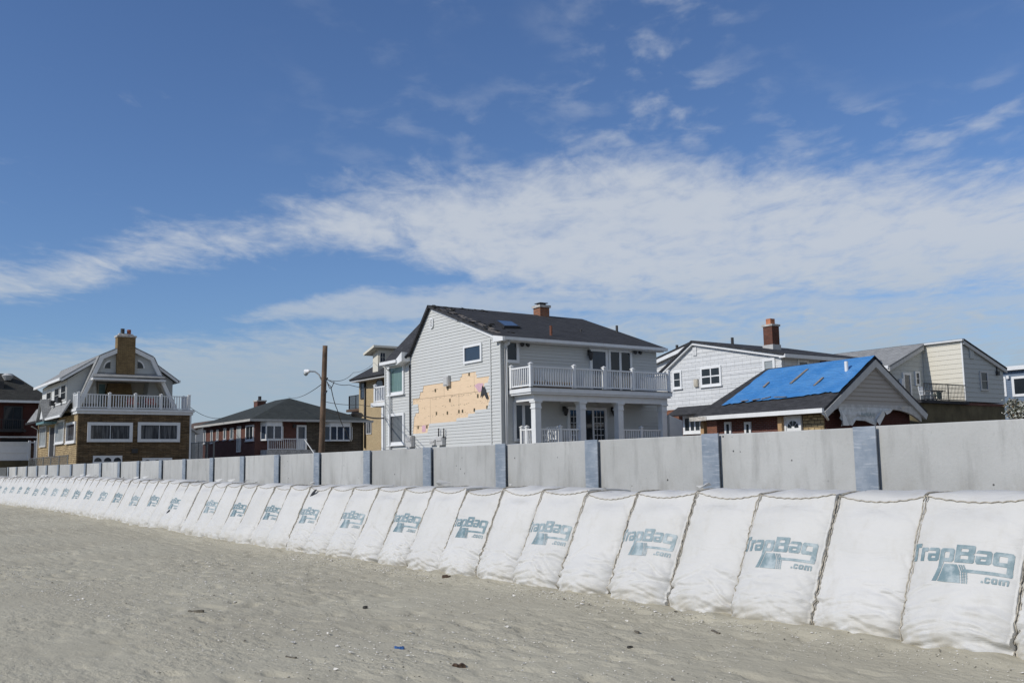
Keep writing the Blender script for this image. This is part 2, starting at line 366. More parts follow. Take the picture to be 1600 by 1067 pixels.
def make_bagcloth():
    m, t, p = base_mat('white_woven_bag')
    oc = t.new('ShaderNodeTexCoord').outputs['Object']; uv = t.new('ShaderNodeTexCoord').outputs['UV']
    rnd = t.new('ShaderNodeObjectInfo').outputs['Random']
    off = t.new('ShaderNodeVectorMath', operation='MULTIPLY_ADD'); t.put(t.comb(rnd, rnd, rnd), off.inputs[0]); off.inputs[1].default_value = (31, 17, 9); t.put(oc, off.inputs[2]); q = off.outputs[0]
    a = t.noise(q, 1.1, 5, .6); d = t.noise(t.mapping(q, (1.6, 1.6, .7)), 3.2, 6, .66)
    c = t.mix(t.step(a, .3, .7), (.54, .535, .512), (.59, .583, .562))
    c = t.mix(t.math('MULTIPLY', t.step(d, .50, .74), .38), c, (.47, .45, .40))
    s = t.new('ShaderNodeSeparateXYZ'); t.put(oc, s.inputs[0])
    splash = t.math('MULTIPLY', t.math('SUBTRACT', 1, t.step(s.outputs[2], .0, .34)), t.step(t.noise(q, 4, 5, .6), .40, .62))
    c = t.mix(t.math('MULTIPLY', splash, .75), c, (.44, .41, .34))
    t.put(c, p.inputs['Base Color']); p.inputs['Roughness'].default_value = .62; p.inputs['Specular IOR Level'].default_value = .35
    b1 = t.new('ShaderNodeBump'); b1.inputs['Strength'].default_value = .6; b1.inputs['Distance'].default_value = .04
    w1 = t.noise(t.mapping(q, (.8, .8, 3.2), (0, .55, 0)), 1.9, 3, .5, .9); w2 = t.noise(t.mapping(q, (9, 3, 14), (0, -.3, 0)), 1.6, 4, .6, .6)
    t.put(t.math('ADD', w1, t.math('MULTIPLY', w2, .05)), b1.inputs['Height']); t.put(b1.outputs[0], p.inputs['Normal']); return m
bagcloth = make_bagcloth()
def make_print():
    m, t, p = base_mat('faded_blue_print')
    oc = t.new('ShaderNodeTexCoord').outputs['Object']; rnd = t.new('ShaderNodeObjectInfo').outputs['Random']
    n = t.noise(t.mapping(oc, (1, 1, 1)), 7, 6, .66)
    f = t.math('ADD', t.step(n, .36, .72), t.math('MULTIPLY', t.math('SUBTRACT', rnd, .45), .55), clamp=True)
    c = t.mix(f, (.15, .225, .25), (.40, .46, .475))
    t.put(c, p.inputs['Base Color']); p.inputs['Roughness'].default_value = .6; return m
bagprint = make_print()
def make_sand():
    m, t, p = base_mat('beach_sand')
    oc = t.new('ShaderNodeTexCoord').outputs['Object']
    a = t.noise(oc, .35, 6, .6); b = t.noise(oc, 6, 6, .65); f = t.noise(oc, 90, 3, .6)
    c = t.mix(t.step(a, .3, .7), (.405, .374, .290), (.46, .430, .336))
    c = t.mix(t.math('MULTIPLY', t.step(b, .5, .8), .35), c, (.32, .29, .22))
    c = t.mix(t.math('MULTIPLY', t.step(f, .52, .75), .45), c, (.25, .225, .17))
    v = t.voro(oc, 7); spk = t.math('LESS_THAN', v.outputs['Distance'], .085)
    c = t.mix(t.math('MULTIPLY', spk, .8), c, (.62, .60, .55))
    v2 = t.voro(t.mapping(oc, (1, 1, 1), loc=(3.3, 1.7, 0)), 8); spk2 = t.math('LESS_THAN', v2.outputs['Distance'], .08)
    c = t.mix(t.math('MULTIPLY', spk2, .8), c, (.06, .055, .045))
    t.put(c, p.inputs['Base Color']); p.inputs['Roughness'].default_value = .95; p.inputs['Specular IOR Level'].default_value = .15
    b1 = t.new('ShaderNodeBump'); b1.inputs['Strength'].default_value = .7; b1.inputs['Distance'].default_value = .04
    sm = t.step(t.noise(oc, .5, 3), .35, .65)
    h = t.math('ADD', t.math('MULTIPLY', t.math('ADD', .35, sm), t.noise(t.mapping(oc, (1.0, 1.7, 1)), 6, 4, .6)), t.math('MULTIPLY', t.noise(oc, 26, 3, .6), .2))
    t.put(h, b1.inputs['Height']); t.put(b1.outputs[0], p.inputs['Normal']); return m
sand_m = make_sand()

# ------------------------------------------------------------------ ground
def smooth01(x): x = min(1, max(0, x)); return x*x*(3-2*x)
def rise(X): return .17*smooth01((-X-22)/24)           # the beach climbs a little towards the far end
def sand_h(x, y):
    z = rise(x)
    near = smooth01((y-1)/2)*smooth01((14-y)/3)*smooth01((x+70)/20)
    if near > 0:
        z += near*(.05*noise.noise((x*.35, y*.45, 2.1))+.010*noise.noise((x*1.1, y*1.3, 5.7)))
        trod = smooth01(.5+1.4*noise.noise((x*.22, y*.4, 8.8))+.25*(-x-4)/8)       # where people have walked
        d = noise.noise((x*2.8, y*4.4, 9.2)); z -= near*.026*trod*smooth01((d-.20)/.25)
        d = noise.noise((x*5.2, y*6.6, 4.4)); z -= near*.014*(.2+trod)*smooth01((d-.24)/.2)
        z += near*.006*noise.noise((x*6, y*7, 3.3))
    z += .06*math.exp(-((y-8.58)/(.30+.12*noise.noise((x*.7, 3, 1))))**2)*max(0, 1+1.1*noise.noise((x*1.3, 0, 1))+.5*noise.noise((x*3.1, 0, 5)))*(1 if -70 < x < 0 else 0)     # sand banked against the bags
    return z
def axis(parts):
    out = []
    for a, b, n, e in parts:
        for i in range(n):
            k = i/n; out.append(a+(b-a)*(k**e))
    return out
xs = axis([(-4000, -400, 4, .4), (-400, -75, 8, .6), (-75, -22, 150, .75), (-22, 3, 330, 1), (3, 60, 8, 2), (60, 4000, 4, 2)])+[4000]
ys = axis([(-4000, -60, 4, .4), (-60, 1.5, 8, .4), (1.5, 9.2, 190, 1), (9.2, 12.5, 10, 1), (12.5, 4000, 6, 3)])+[4000]
v = [(x, y, sand_h(x, y)) for y in ys for x in xs]; nx = len(xs)
fc = [(j*nx+i, j*nx+i+1, (j+1)*nx+i+1, (j+1)*nx+i) for j in range(len(ys)-1) for i in range(nx-1)]
me = bpy.data.meshes.new('sand'); me.from_pydata(v, [], fc); me.materials.append(sand_m); me.polygons.foreach_set('use_smooth', [True]*len(fc))
sand = bpy.data.objects.new('sand', me); COL.objects.link(sand); tag(sand, 'pale grey brown beach sand with footprints and shell specks', 'sand', kind='structure')
soil = plain('yard_soil', (.16, .14, .11), .95, .3, .5, .5, 10)
yd = MB(); yd.box(-700, 300, 12.45, 900, -.5, 1.15); yard = yd.build('yard', soil); tag(yard, 'bare yard ground behind the sea wall', 'ground', kind='structure')

# ------------------------------------------------------------------ sea wall
YW = 12.0
post_px = [1370, 1123, 934, 790, 674, 579, 500, 437, 383, 335, 292, 255, 220, 190, 161, 137, 115, 95, 77, 62, 46, 30, 17]
flat_y = lambda x: 733-.0512*x
wallr = thing('sea_wall', (-40, YW, 0), 'long grey concrete sea wall of panels between galvanised steel posts', 'sea wall')
px_posts = [onY(x-4, 700, YW-.12).x for x in post_px]
px_posts = [px_posts[0]+3.1, px_posts[0]+6.2][::-1]+px_posts
PW = .36
def wall_top(X): return 2.215+.05*smooth01((-X-25)/40)
for i in range(len(px_posts)+1):
    xr = px_posts[i-1]-PW if i > 0 else px_posts[0]+3.1      # right end of this panel = left flange edge of the post to its right
    xl = px_posts[i] if i < len(px_posts) else -80.3
    dz = random.uniform(-.012, .012); dy = random.uniform(-.008, .008)
    a, b = wall_top(xl)+dz, wall_top(xr)+dz
    m = MB()
    x0, x1 = xl-.05, xr+.05
    m.hexa([(x0, YW+dy, -.4), (x1, YW+dy, -.4), (x1, YW+.2+dy, -.4), (x0, YW+.2+dy, -.4), (x0, YW+dy, a), (x1, YW+dy, b), (x1, YW+.2+dy, b), (x0, YW+.2+dy, a)])
    o = m.build('panel', concrete, wallr, bevel=.012)
for i, X in enumerate(px_posts):
    m = MB(); t = wall_top(X)+random.uniform(-.005, .012)
    m.box(X-PW, X, YW-.075, YW-.05, -.4, t)                        # front flange
    m.box(X-PW/2-.012, X-PW/2+.012, YW-.0499, YW+.28, -.4, t-.004)   # web
    m.box(X-PW, X, YW+.281, YW+.305, -.4, t)                       # rear flange
    m.build('post', galv, wallr, bevel=.004)
for k in range(3):                                                 # the wall turns towards the water at its far end
    y1 = YW-.05-k*2.6; m = MB(); m.box(-80.5, -80.3, y1-2.5, y1, -.4, 2.26); m.build('panel', concrete, wallr, bevel=.012)
    m = MB(); m.box(-80.28, -80.25, y1-2.72, y1-2.36, -.4, 2.27); m.build('post', galv, wallr)

# ------------------------------------------------------------------ the printed mark, drawn as a fine cell mask
LW, LH = 200, 78
def logo_mask():
    gx, gy = np.meshgrid((np.arange(LW)+.5)/LW*100, (np.arange(LH)+.5)/LH*39)
    M = np.zeros(gx.shape, bool)
    def rr(x0, x1, y0, y1, r=0):
        qx = np.abs(gx-(x0+x1)/2)-(x1-x0)/2+r; qy = np.abs(gy-(y0+y1)/2)-(y1-y0)/2+r
        return (np.hypot(np.maximum(qx, 0), np.maximum(qy, 0))+np.minimum(np.maximum(qx, qy), 0)-r) < 0
    def poly(pts):
        ins = np.zeros(gx.shape, bool); n = len(pts)
        for i in range(n):
            (ax, ay), (bx, by) = pts[i], pts[(i+1) % n]
            if ay == by: continue
            c = ((ay > gy) != (by > gy)) & (gx < (bx-ax)*(gy-ay)/(by-ay)+ax); ins ^= c
        return ins
    def a_(x0, x1, s=0):
        w = x1-x0
        return rr(x0, x1, 20, 33, 2.6) & ~rr(x0-1, x1-w*.32, 27.6, 29.8, .4) & ~rr(x0+w*.30, x1-w*.34, 22.9, 25.2, .8) & ~rr(x0-1, x0+.01, 20, 33)
    M |= rr(0, 12, 33.2, 37.2, .4) | rr(4, 8.6, 20, 34, .4)                                    # T
    M |= rr(13, 17.2, 20, 33, .4) | rr(13, 20.3, 29.2, 33, .8)                                 # r
    M |= a_(21.2, 33)                                                                        # a
    M |= rr(34, 48, 20, 33, 2.6) & ~rr(38.6, 43.4, 23.6, 29.4, 1)                              # p
    M |= poly([(34, 27), (38.6, 27), (38.6, 19), (35.4, .5), (30.6, .5), (34, 14)])               # p's long tail
    M |= rr(49, 67, 20, 37.2, 2.2) & ~rr(54.2, 61.6, 23.4, 26.9, .9) & ~rr(54.2, 60.8, 30.4, 33.7, .9) & ~poly([(68, 30.2), (65.3, 28.7), (68, 27.2)])   # B
    M |= rr(49, 53, 20, 37.2, .3)
    M |= a_(68.2, 82)                                                                        # a
    M |= rr(83, 100, 20, 33, 2.6) & ~rr(88, 95, 23.8, 29.4, 1)                                 # g
    M |= rr(95, 100, 11, 30, 2.2) | rr(58, 99.5, 11, 14, .8)                                   # g's tail runs left as an underline
    M |= poly([(39.5, 18), (52, 18), (56, 11), (58, .5), (36.5, .5)])                     # bag cross-section
    for k in range(3):
        o = 2.1*k+1.0
        M |= poly([(52.2+o, 18), (53.5+o, 18), (57.5+o, 11), (59.6+o, .5), (58.3+o, .5), (56.2+o, 11)])
    M |= rr(76, 77.8, 3, 4.8, .3)                                                            # .com
    M |= rr(78.8, 83.6, 3, 8.4, 1.6) & ~rr(80.5, 82.2, 4.6, 6.8, .6) & ~rr(82, 84, 4.9, 6.5)
    M |= rr(84.6, 89.6, 3, 8.4, 1.6) & ~rr(86.3, 87.9, 4.6, 6.8, .6)
    M |= (rr(90.6, 98.6, 3, 8.4, 1.2) & ~rr(92.3, 93.7, 2, 6.9, .3) & ~rr(95.4, 96.9, 2, 6.9, .3))
    return M
MASK = logo_mask()

# ------------------------------------------------------------------ bags
BP = 1.072; BX0 = -5.92; BYB = 8.63; BYT = 9.26; BH = 1.355
def bag_grid(seed, nu, nv):
    rs = random.Random(seed)
    B = rs.uniform(.095, .145); sag = rs.uniform(.045, .10); tilt = rs.uniform(-.02, .02); ph = rs.uniform(0, 50); dome = rs.uniform(.03, .085); low = rs.uniform(.9, 1.25)
    peak = rs.uniform(.42, .6)
    rows = []
    cr = []
    for _ in range(16):
        side = rs.random() < .35; low_ = rs.random()
        v0 = .02+.30*low_**1.8; L_ = rs.uniform(.25, .75); sl_ = rs.uniform(-.02, .16) if rs.random() < .75 else rs.uniform(.2, .45)
        cr.append((0 if side else 1, v0, L_, sl_, rs.uniform(.010, .024), rs.uniform(.012, .022)))
    def creases(u, vv):
        d = 0
        for sd_, v0, L_, sl_, dep, wd in cr:
            t_ = (u if sd_ == 0 else 1-u)/L_
            if t_ > 1: continue
            q = (vv-(v0+sl_*t_*L_+.012*math.sin(t_*7+v0*40)))/wd
            if abs(q) < 3.2: d += dep*(1-t_)**.6*(-math.exp(-q*q)+.55*math.exp(-(q-1.5)**2))
        return d
    def wr(u, vv):
        e = min(u, 1-u)
        k = abs(noise.noise((u*1.6+vv*2.0+ph, vv*17-u*3, ph)))
        k2 = abs(noise.noise((u*2.5, vv*30+u*5*(1 if u > .5 else -1), ph+9)))
        dg = abs(noise.noise((u*2.2-vv*2.5+ph, vv*6+u*5, ph+4)))
        edge = math.exp(-e/.14)
        return -.085*(.35-min(k, .35))*math.exp(-vv/.22)-.075*(.3-min(k2, .3))*(math.exp(-vv/.13)+.7*edge*math.exp(-vv/.45))-.07*(.22-min(dg, .22))*(.06+.9*edge+.5*math.exp(-vv/.25))
    n = Vector((0, -.905, .425))
    for j in range(nv+1):                                   # front, bottom to top
        q = j/nv; vv = -.09+1.09*q; row = []
        for i in range(nu+1):
            u = i/nu; uu = abs(2*u-1) if True else 0
            # a pillow that is slightly fuller on one side
            su = u**(math.log(.5)/math.log(peak)); shp = (1-abs(2*su-1)**2.5)
            vp = max(vv, 0)
            prof = (.80*low*math.exp(-((vp-.14)/.20)**2)+.86*(1-smooth01((vp-.72)/.30)*.72))
            prof *= .82
            b = B*shp**.72*prof if shp > 0 else 0
            z = BH*vv; y = BYB+(BYT-BYB)*vv
            if vp < .10: b -= .05*(1-vp/.10)**2                # rolls under at the foot
            p = Vector((u*BP, y, z))+n*(b+wr(u, vp)+creases(u, vp))
            p.z += -sag*(1-uu**2)*smooth01((vv-.80)/.2)+tilt*(u-.5)*vv
            p.x += .012*noise.noise((vv*4, ph, 0))*(1-uu)
            row.append(p)
        rows.append(row)
    nt = max(5, nv//7)
    for j in range(1, nt+1):                                # top, front to back
        s = j/nt; row = []
        for i in range(nu+1):
            u = i/nu; uu = abs(2*u-1); f = rows[nv][i]
            z = f.z*(1-s)+(BH)*s+(dome*(1-uu**3)+.02)*math.sin(math.pi*min(1, (s*.98)**.62))+.025*noise.noise((u*4+ph, s*3, ph))
            row.append(Vector((f.x, f.y*(1-s)+(BYT+.82)*s, z)))
        rows.append(row)
    for j in range(1, 5):
        s = j/4; row = []
        for i in range(nu+1):
            u = i/nu; uu = abs(2*u-1); f = rows[nv+nt][i]
            row.append(Vector((f.x, BYT+.82+.12*(1-uu**2.5)*math.sin(math.pi*s), f.z*(1-s)-.1*s)))
        rows.append(row)
    return rows, nv
def bag_meshes(seed, nu, nv, idx):
    rows, nv = bag_grid(seed, nu, nv); o0 = Vector((0, BYB, 0))
    vs = [p-o0 for r in rows for p in r]; W = nu+1
    fs = [(j*W+i, j*W+i+1, (j+1)*W+i+1, (j+1)*W+i) for j in range(len(rows)-1) for i in range(nu)]
    n = len(vs)
    for side in (0, nu): fs.append(tuple(j*W+side for j in range(len(rows))))
    body = bpy.data.meshes.new('bag_cloth'); body.from_pydata([tuple(p) for p in vs], [], fs); body.materials.append(bagcloth)
    body.polygons.foreach_set('use_smooth', [True]*(len(fs)-2)+[False]*2)
    uv = body.uv_layers.new(name='UVMap').data
    for li, l in enumerate(body.loops): c = body.vertices[l.vertex_index].co; uv[li].uv = (c.x, c.z)
    # print
    def at(u, vv):
        q = (vv+.09)/1.09*nv; j = min(nv-1, int(q)); fj = q-j; iu = u*nu; i = min(nu-1, int(iu)); fi = iu-i
        a, b, c, d = rows[j][i], rows[j][i+1], rows[j+1][i+1], rows[j+1][i]
        nn = (b-a).cross(d-a).normalized()
        return (a*(1-fi)+b*fi)*(1-fj)+(d*(1-fi)+c*fi)*fj+nn*.004-o0
    lv0 = .415+random.Random(seed*7).uniform(-.022, .022); lv, lf, cache = [], [], {}
    def vid(i, j):
        if (i, j) not in cache: cache[(i, j)] = len(lv); lv.append(tuple(at(max(0, .025+.925*(1.055*i/LW-.055)), lv0+.262*j/LH)))
        return cache[(i, j)]
    for j in range(LH):
        for i in range(LW):
            if MASK[j, i] and .025+.925*(1.055*i/LW-.055) > .006: lf.append((vid(i, j), vid(i+1, j), vid(i+1, j+1), vid(i, j+1)))
    lm = bpy.data.meshes.new('printed_logo'); lm.from_pydata(lv, [], lf); lm.materials.append(bagprint)
    lm.polygons.foreach_set('use_smooth', [True]*len(lf))
    # seam cord down the left edge, and the draw cord along the top edge
    rs = random.Random(seed+99); m = MB()
    line = [rows[j][0]-o0+Vector((rs.uniform(-.008, .008), -.024+.008*rs.random(), .012)) for j in range(0, nv+1, 2)]
    m.tube(line, [.0075+.0045*abs(noise.noise((k*.7, seed, 0))) for k in range(len(line))], 7)
    m.tube([p+Vector((.026+.006*math.sin(k*1.3), .004, 0)) for k, p in enumerate(line)], .006, 6)
    tn = len(rows)-5-nv
    m.tube([rows[nv+j][0]-o0+Vector((0, 0, .012)) for j in range(0, max(2, tn-1))], .012, 6)
    sm = MB()
    cl = [rows[nv][i]-o0+Vector((0, -.006, .006+.006*math.sin(i*2.1+seed))) for i in range(0, nu+1, 2)]
    sm.tube(cl, .0065, 5)
    fp = MB(); k = 1
    for q in range(k):                                       # torn cloth ends at the corner of the top
        c = rows[nv+2][0]-o0+Vector((rs.uniform(-.10, .22), rs.uniform(.0, .25), .02)); s = rs.uniform(.06, .17)
        pts = [c+Vector((rs.uniform(-s, s), rs.uniform(-s, s), rs.uniform(0, s*.75))) for _ in range(5)]
        fp.face(pts[:3]); fp.face([pts[0], pts[2], pts[3]]); fp.face([pts[2], pts[3], pts[4]])
    def mesh_of(mb, name, mat):
        me = bpy.data.meshes.new(name); me.from_pydata([tuple(p) for p in mb.v], [], mb.f); me.materials.append(mat); me.polygons.foreach_set('use_smooth', [True]*len(mb.f)); return me
    return dict(bag_cloth=body, printed_logo=lm, seam_cord=mesh_of(m, 'seam_cord', tan_cord), draw_cord=mesh_of(sm, 'draw_cord', tan_cord), loose_flap=mesh_of(fp, 'loose_flap', bagcloth))
ORD = ['', 'first', 'second', 'third', 'fourth', 'fifth', 'sixth', 'seventh', 'eighth', 'ninth', 'tenth', 'eleventh', 'twelfth', 'thirteenth', 'fourteenth', 'fifteenth', 'sixteenth', 'seventeenth', 'eighteenth', 'nineteenth', 'twentieth']
def ordw(n):
    if n <= 20: return ORD[n]
    tens = {2: 'twenty', 3: 'thirty', 4: 'forty', 5: 'fifty', 6: 'sixty'}[n//10]; o = n % 10
    return tens+'-'+ORD[o] if o else {30: 'thirtieth', 40: 'fortieth', 50: 'fiftieth', 60: 'sixtieth'}[n]
printed = {-1, 1, 3, 5, 7, 9, 11, 13, 15, 17, 19, 22, 24, 26, 28, 30, 32, 34, 36, 38, 40, 42, 44, 46, 48, 50, 52, 54}
far_sets = None; pc = 0; qc = 0
for n in range(-6, 60):
    if n <= 13: ms = bag_meshes(100+n, 56, 120, n)
    else:
        if far_sets is None: far_sets = [bag_meshes(300+k, 30, 44, k) for k in range(6)]
        ms = far_sets[(n*5+n//4) % 6]
    X = BX0-BP*(n+1)
    k = n+3
    if n in printed:
        pc += 1; lab = 'white sand-filled barrier bag with blue-grey printed lettering, %s printed bag from the right' % ordw(pc)
    else:
        if n >= -2: qc += 1
        lab = 'plain white sand-filled barrier bag without lettering, %s blank bag from the right' % ordw(max(qc, 1))
    if n <= -3: lab = 'plain white barrier bag beyond the right edge of the photograph'
    if n == -2: lab = 'white barrier bag cut off by the right edge of the photograph'
    rs = random.Random(n)
    r = thing('barrier_bag', (X, BYB+rs.uniform(-.03, .03), rise(X)+.0), lab, 'sandbag', 'sand-filled bags in a row along the sea wall')
    for nm in ('bag_cloth', 'seam_cord', 'draw_cord', 'loose_flap', 'printed_logo'):
        if nm == 'printed_logo' and n not in printed: continue
        if nm == 'loose_flap' and n % 2 and n < 14: continue
        o = bpy.data.objects.new(nm, ms[nm]); COL.objects.link(o); o.parent = r
    r.scale = (1, 1, 1+rs.uniform(-.012, .02)+.03*smooth01((-X-25)/30))

# ------------------------------------------------------------------ house helpers
def clip(poly, a, b, c):
    "keep a*u+b*z <= c"
    out = []; n = len(poly)
    for i in range(n):
        p, q = poly[i], poly[(i+1) % n]; dp = a*p[0]+b*p[1]-c; dq = a*q[0]+b*q[1]-c
        if dp <= 0: out.append(p)
        if (dp < 0 < dq) or (dq < 0 < dp):
            t = dp/(dp-dq); out.append((p[0]+(q[0]-p[0])*t, p[1]+(q[1]-p[1])*t))
    return out
def clap(mb, fr, poly, course=.15, lap=.026, hole=None, mi=0, start=None):
    "lapped boards: every course is a tilted board with a real underside"
    z0 = min(p[1] for p in poly) if start is None else start; z1 = max(p[1] for p in poly)
    k = 0
    while z0+k*course < z1-1e-4:
        za = z0+k*course; zb = za+course; k += 1
        band = clip(clip(poly, 0, -1, -za), 0, 1, zb)
        if len(band) < 3: continue
        segs = [band]
        if hole:
            h = hole((za+zb)/2)
            if h: segs = [clip(band, 1, 0, h[0]), clip(band, -1, 0, -h[1])]
        for s in segs:
            if len(s) < 3: continue
            j = random.uniform(-.002, .002)
            mb.face([fr.P(u, z, .005+(lap+j)*(1-(z-za)/course)) for u, z in s], mi)
            lo_ = [p for p in s if abs(p[1]-za) < 1e-5]
            if len(lo_) >= 2:
                a, b = min(p[0] for p in lo_), max(p[0] for p in lo_)
                mb.face([fr.P(a, za, .001), fr.P(b, za, .001), fr.P(b, za, .005+lap+j), fr.P(a, za, .005+lap+j)], mi)
def window(root, fr, u0, z0, u1, z1, fw=.09, mat=white_vinyl, pane=None, cols=1, rows=1, sill=False, name='window', d=.07, bar=.035, base=.006):
    if u0 > u1: u0, u1 = u1, u0
    if z0 > z1: z0, z1 = z1, z0
    m = MB()
    d += base; m.fbox(fr, u0, u0+fw, z0, z1, .002, d); m.fbox(fr, u1-fw, u1, z0, z1, .002, d)
    m.fbox(fr, u0+fw, u1-fw, z0, z0+fw, .002, d-.002); m.fbox(fr, u0+fw, u1-fw, z1-fw, z1, .002, d-.002)
    for k in range(1, cols):
        u = u0+fw+(u1-u0-2*fw)*k/cols; m.fbox(fr, u-bar/2, u+bar/2, z0+fw, z1-fw, .036+base, d-.012)
    for k in range(1, rows):
        z = z0+fw+(z1-z0-2*fw)*k/rows; m.fbox(fr, u0+fw, u1-fw, z-bar/2, z+bar/2, .036+base, d-.016)
    if sill: m.fbox(fr, u0-.05, u1+.05, z0-.06, z0-.001, .002, d+.05)
    o = m.build(name, mat, root)
    g = MB(); g.fbox(fr, u0+fw-.002, u1-fw+.002, z0+fw-.002, z1-fw+.002, .031+base, .035+base)
    g.build('pane', pane or g_dark, o)
    return o
def wpx(root, fr, x0, y0, x1, y1, **k):
    "window from the corners of its opening in the photograph, on the wall's plane"
    a, b = fr.px(x0, y0), fr.px(x1, y1); xm = (x0+x1)/2
    return window(root, fr, a[0], b[1], b[0], a[1], **k)
def railing(root, p0, p1, z0, z1, posts, mat=white_vinyl, step=.125, bw=.04, pw=.12, name='railing', post_h=.1, cap=True):
    p0, p1 = Vector((p0[0], p0[1], 0)), Vector((p1[0], p1[1], 0)); L = (p1-p0).length; t = (p1-p0)/L
    m = MB(); up = Vector((0, 0, 1))
    m.bar(p0+up*z1, p1+up*z1, .08, .06); m.bar(p0+up*(z0+.06), p1+up*(z0+.06), .05, .06)
    n = int(L/step)
    for k in range(1, n):
        q = p0+t*(L*k/n)
        if any(abs(L*k/n-s) < pw/2 for s in posts): continue
        m.bar(q+up*(z0+.09), q+up*(z1-.03), bw)
    o = m.build(name, mat, root)
    for s in posts:
        q = p0+t*s; m = MB(); m.bar(q+up*(z0-.02), q+up*(z1+post_h), pw)
        if cap:
            h = pw/2+.025; zt = z1+post_h
            m.box(q.x-h, q.x+h, q.y-h, q.y+h, zt+.001, zt+.03)
            m.hexa([(q.x-h*.8, q.y-h*.8, zt+.031), (q.x+h*.8, q.y-h*.8, zt+.031), (q.x+h*.8, q.y+h*.8, zt+.031), (q.x-h*.8, q.y+h*.8, zt+.031)]+[(q.x+a*.01, q.y+b*.01, zt+.08) for a, b in ((-1, -1), (1, -1), (1, 1), (-1, 1))])
        m.build('railing_post', mat, o)
    return o
def mitred(root, fr_x, pts, w, d0, d1, mat, name='rake_board'):
    "boards along a roof outline in an X plane, cut to meet at the knees"
    n = len(pts); P2 = [Vector((p[0], p[1])) for p in pts]; inn = []
    for i in range(n):
        ns = []
        for a, b in ((i-1, i), (i, i+1)):
            if a < 0 or b >= n: continue
            d = (P2[b]-P2[a]).normalized(); q = Vector((-d.y, d.x)); ns.append(q if q.y > 0 else -q)
        q = sum(ns, Vector((0, 0))).normalized(); inn.append(P2[i]-q*(w/max(.3, q.dot(ns[0]))))
    for i in range(n-1):
        a, b, c, d = P2[i], P2[i+1], inn[i+1], inn[i]; m = MB()
        m.prism([(fr_x+d0, p.x, p.y) for p in (a, b, c, d)], (d1-d0, 0, 0)); m.build(name, mat, root)
def pipe(root, pts, r, mat, name): return MB().tube(pts, r, 8).build(name, mat, root, smooth=True)
def chimney(root, x0, x1, y0, y1, z0, z1, mat, pots=1, name='chimney'):
    m = MB(); m.box(x0, x1, y0, y1, z0, z1); o = m.build(name, mat, root)
    m = MB(); m.box(x0-.06, x1+.06, y0-.06, y1+.06, z1+.001, z1+.12); m.build('chimney_cap', mortar_white, o)
    for k in range(pots):
        y = y0+(y1-y0)*(k+.5)/pots; m = MB(); x = (x0+x1)/2
        m.tube([(x, y, z1+.121), (x, y, z1+.42)], .13, 12); m.build('chimney_pot', terracotta, o)
    return o
GZ = 1.15                                              # level of the yards behind the wall
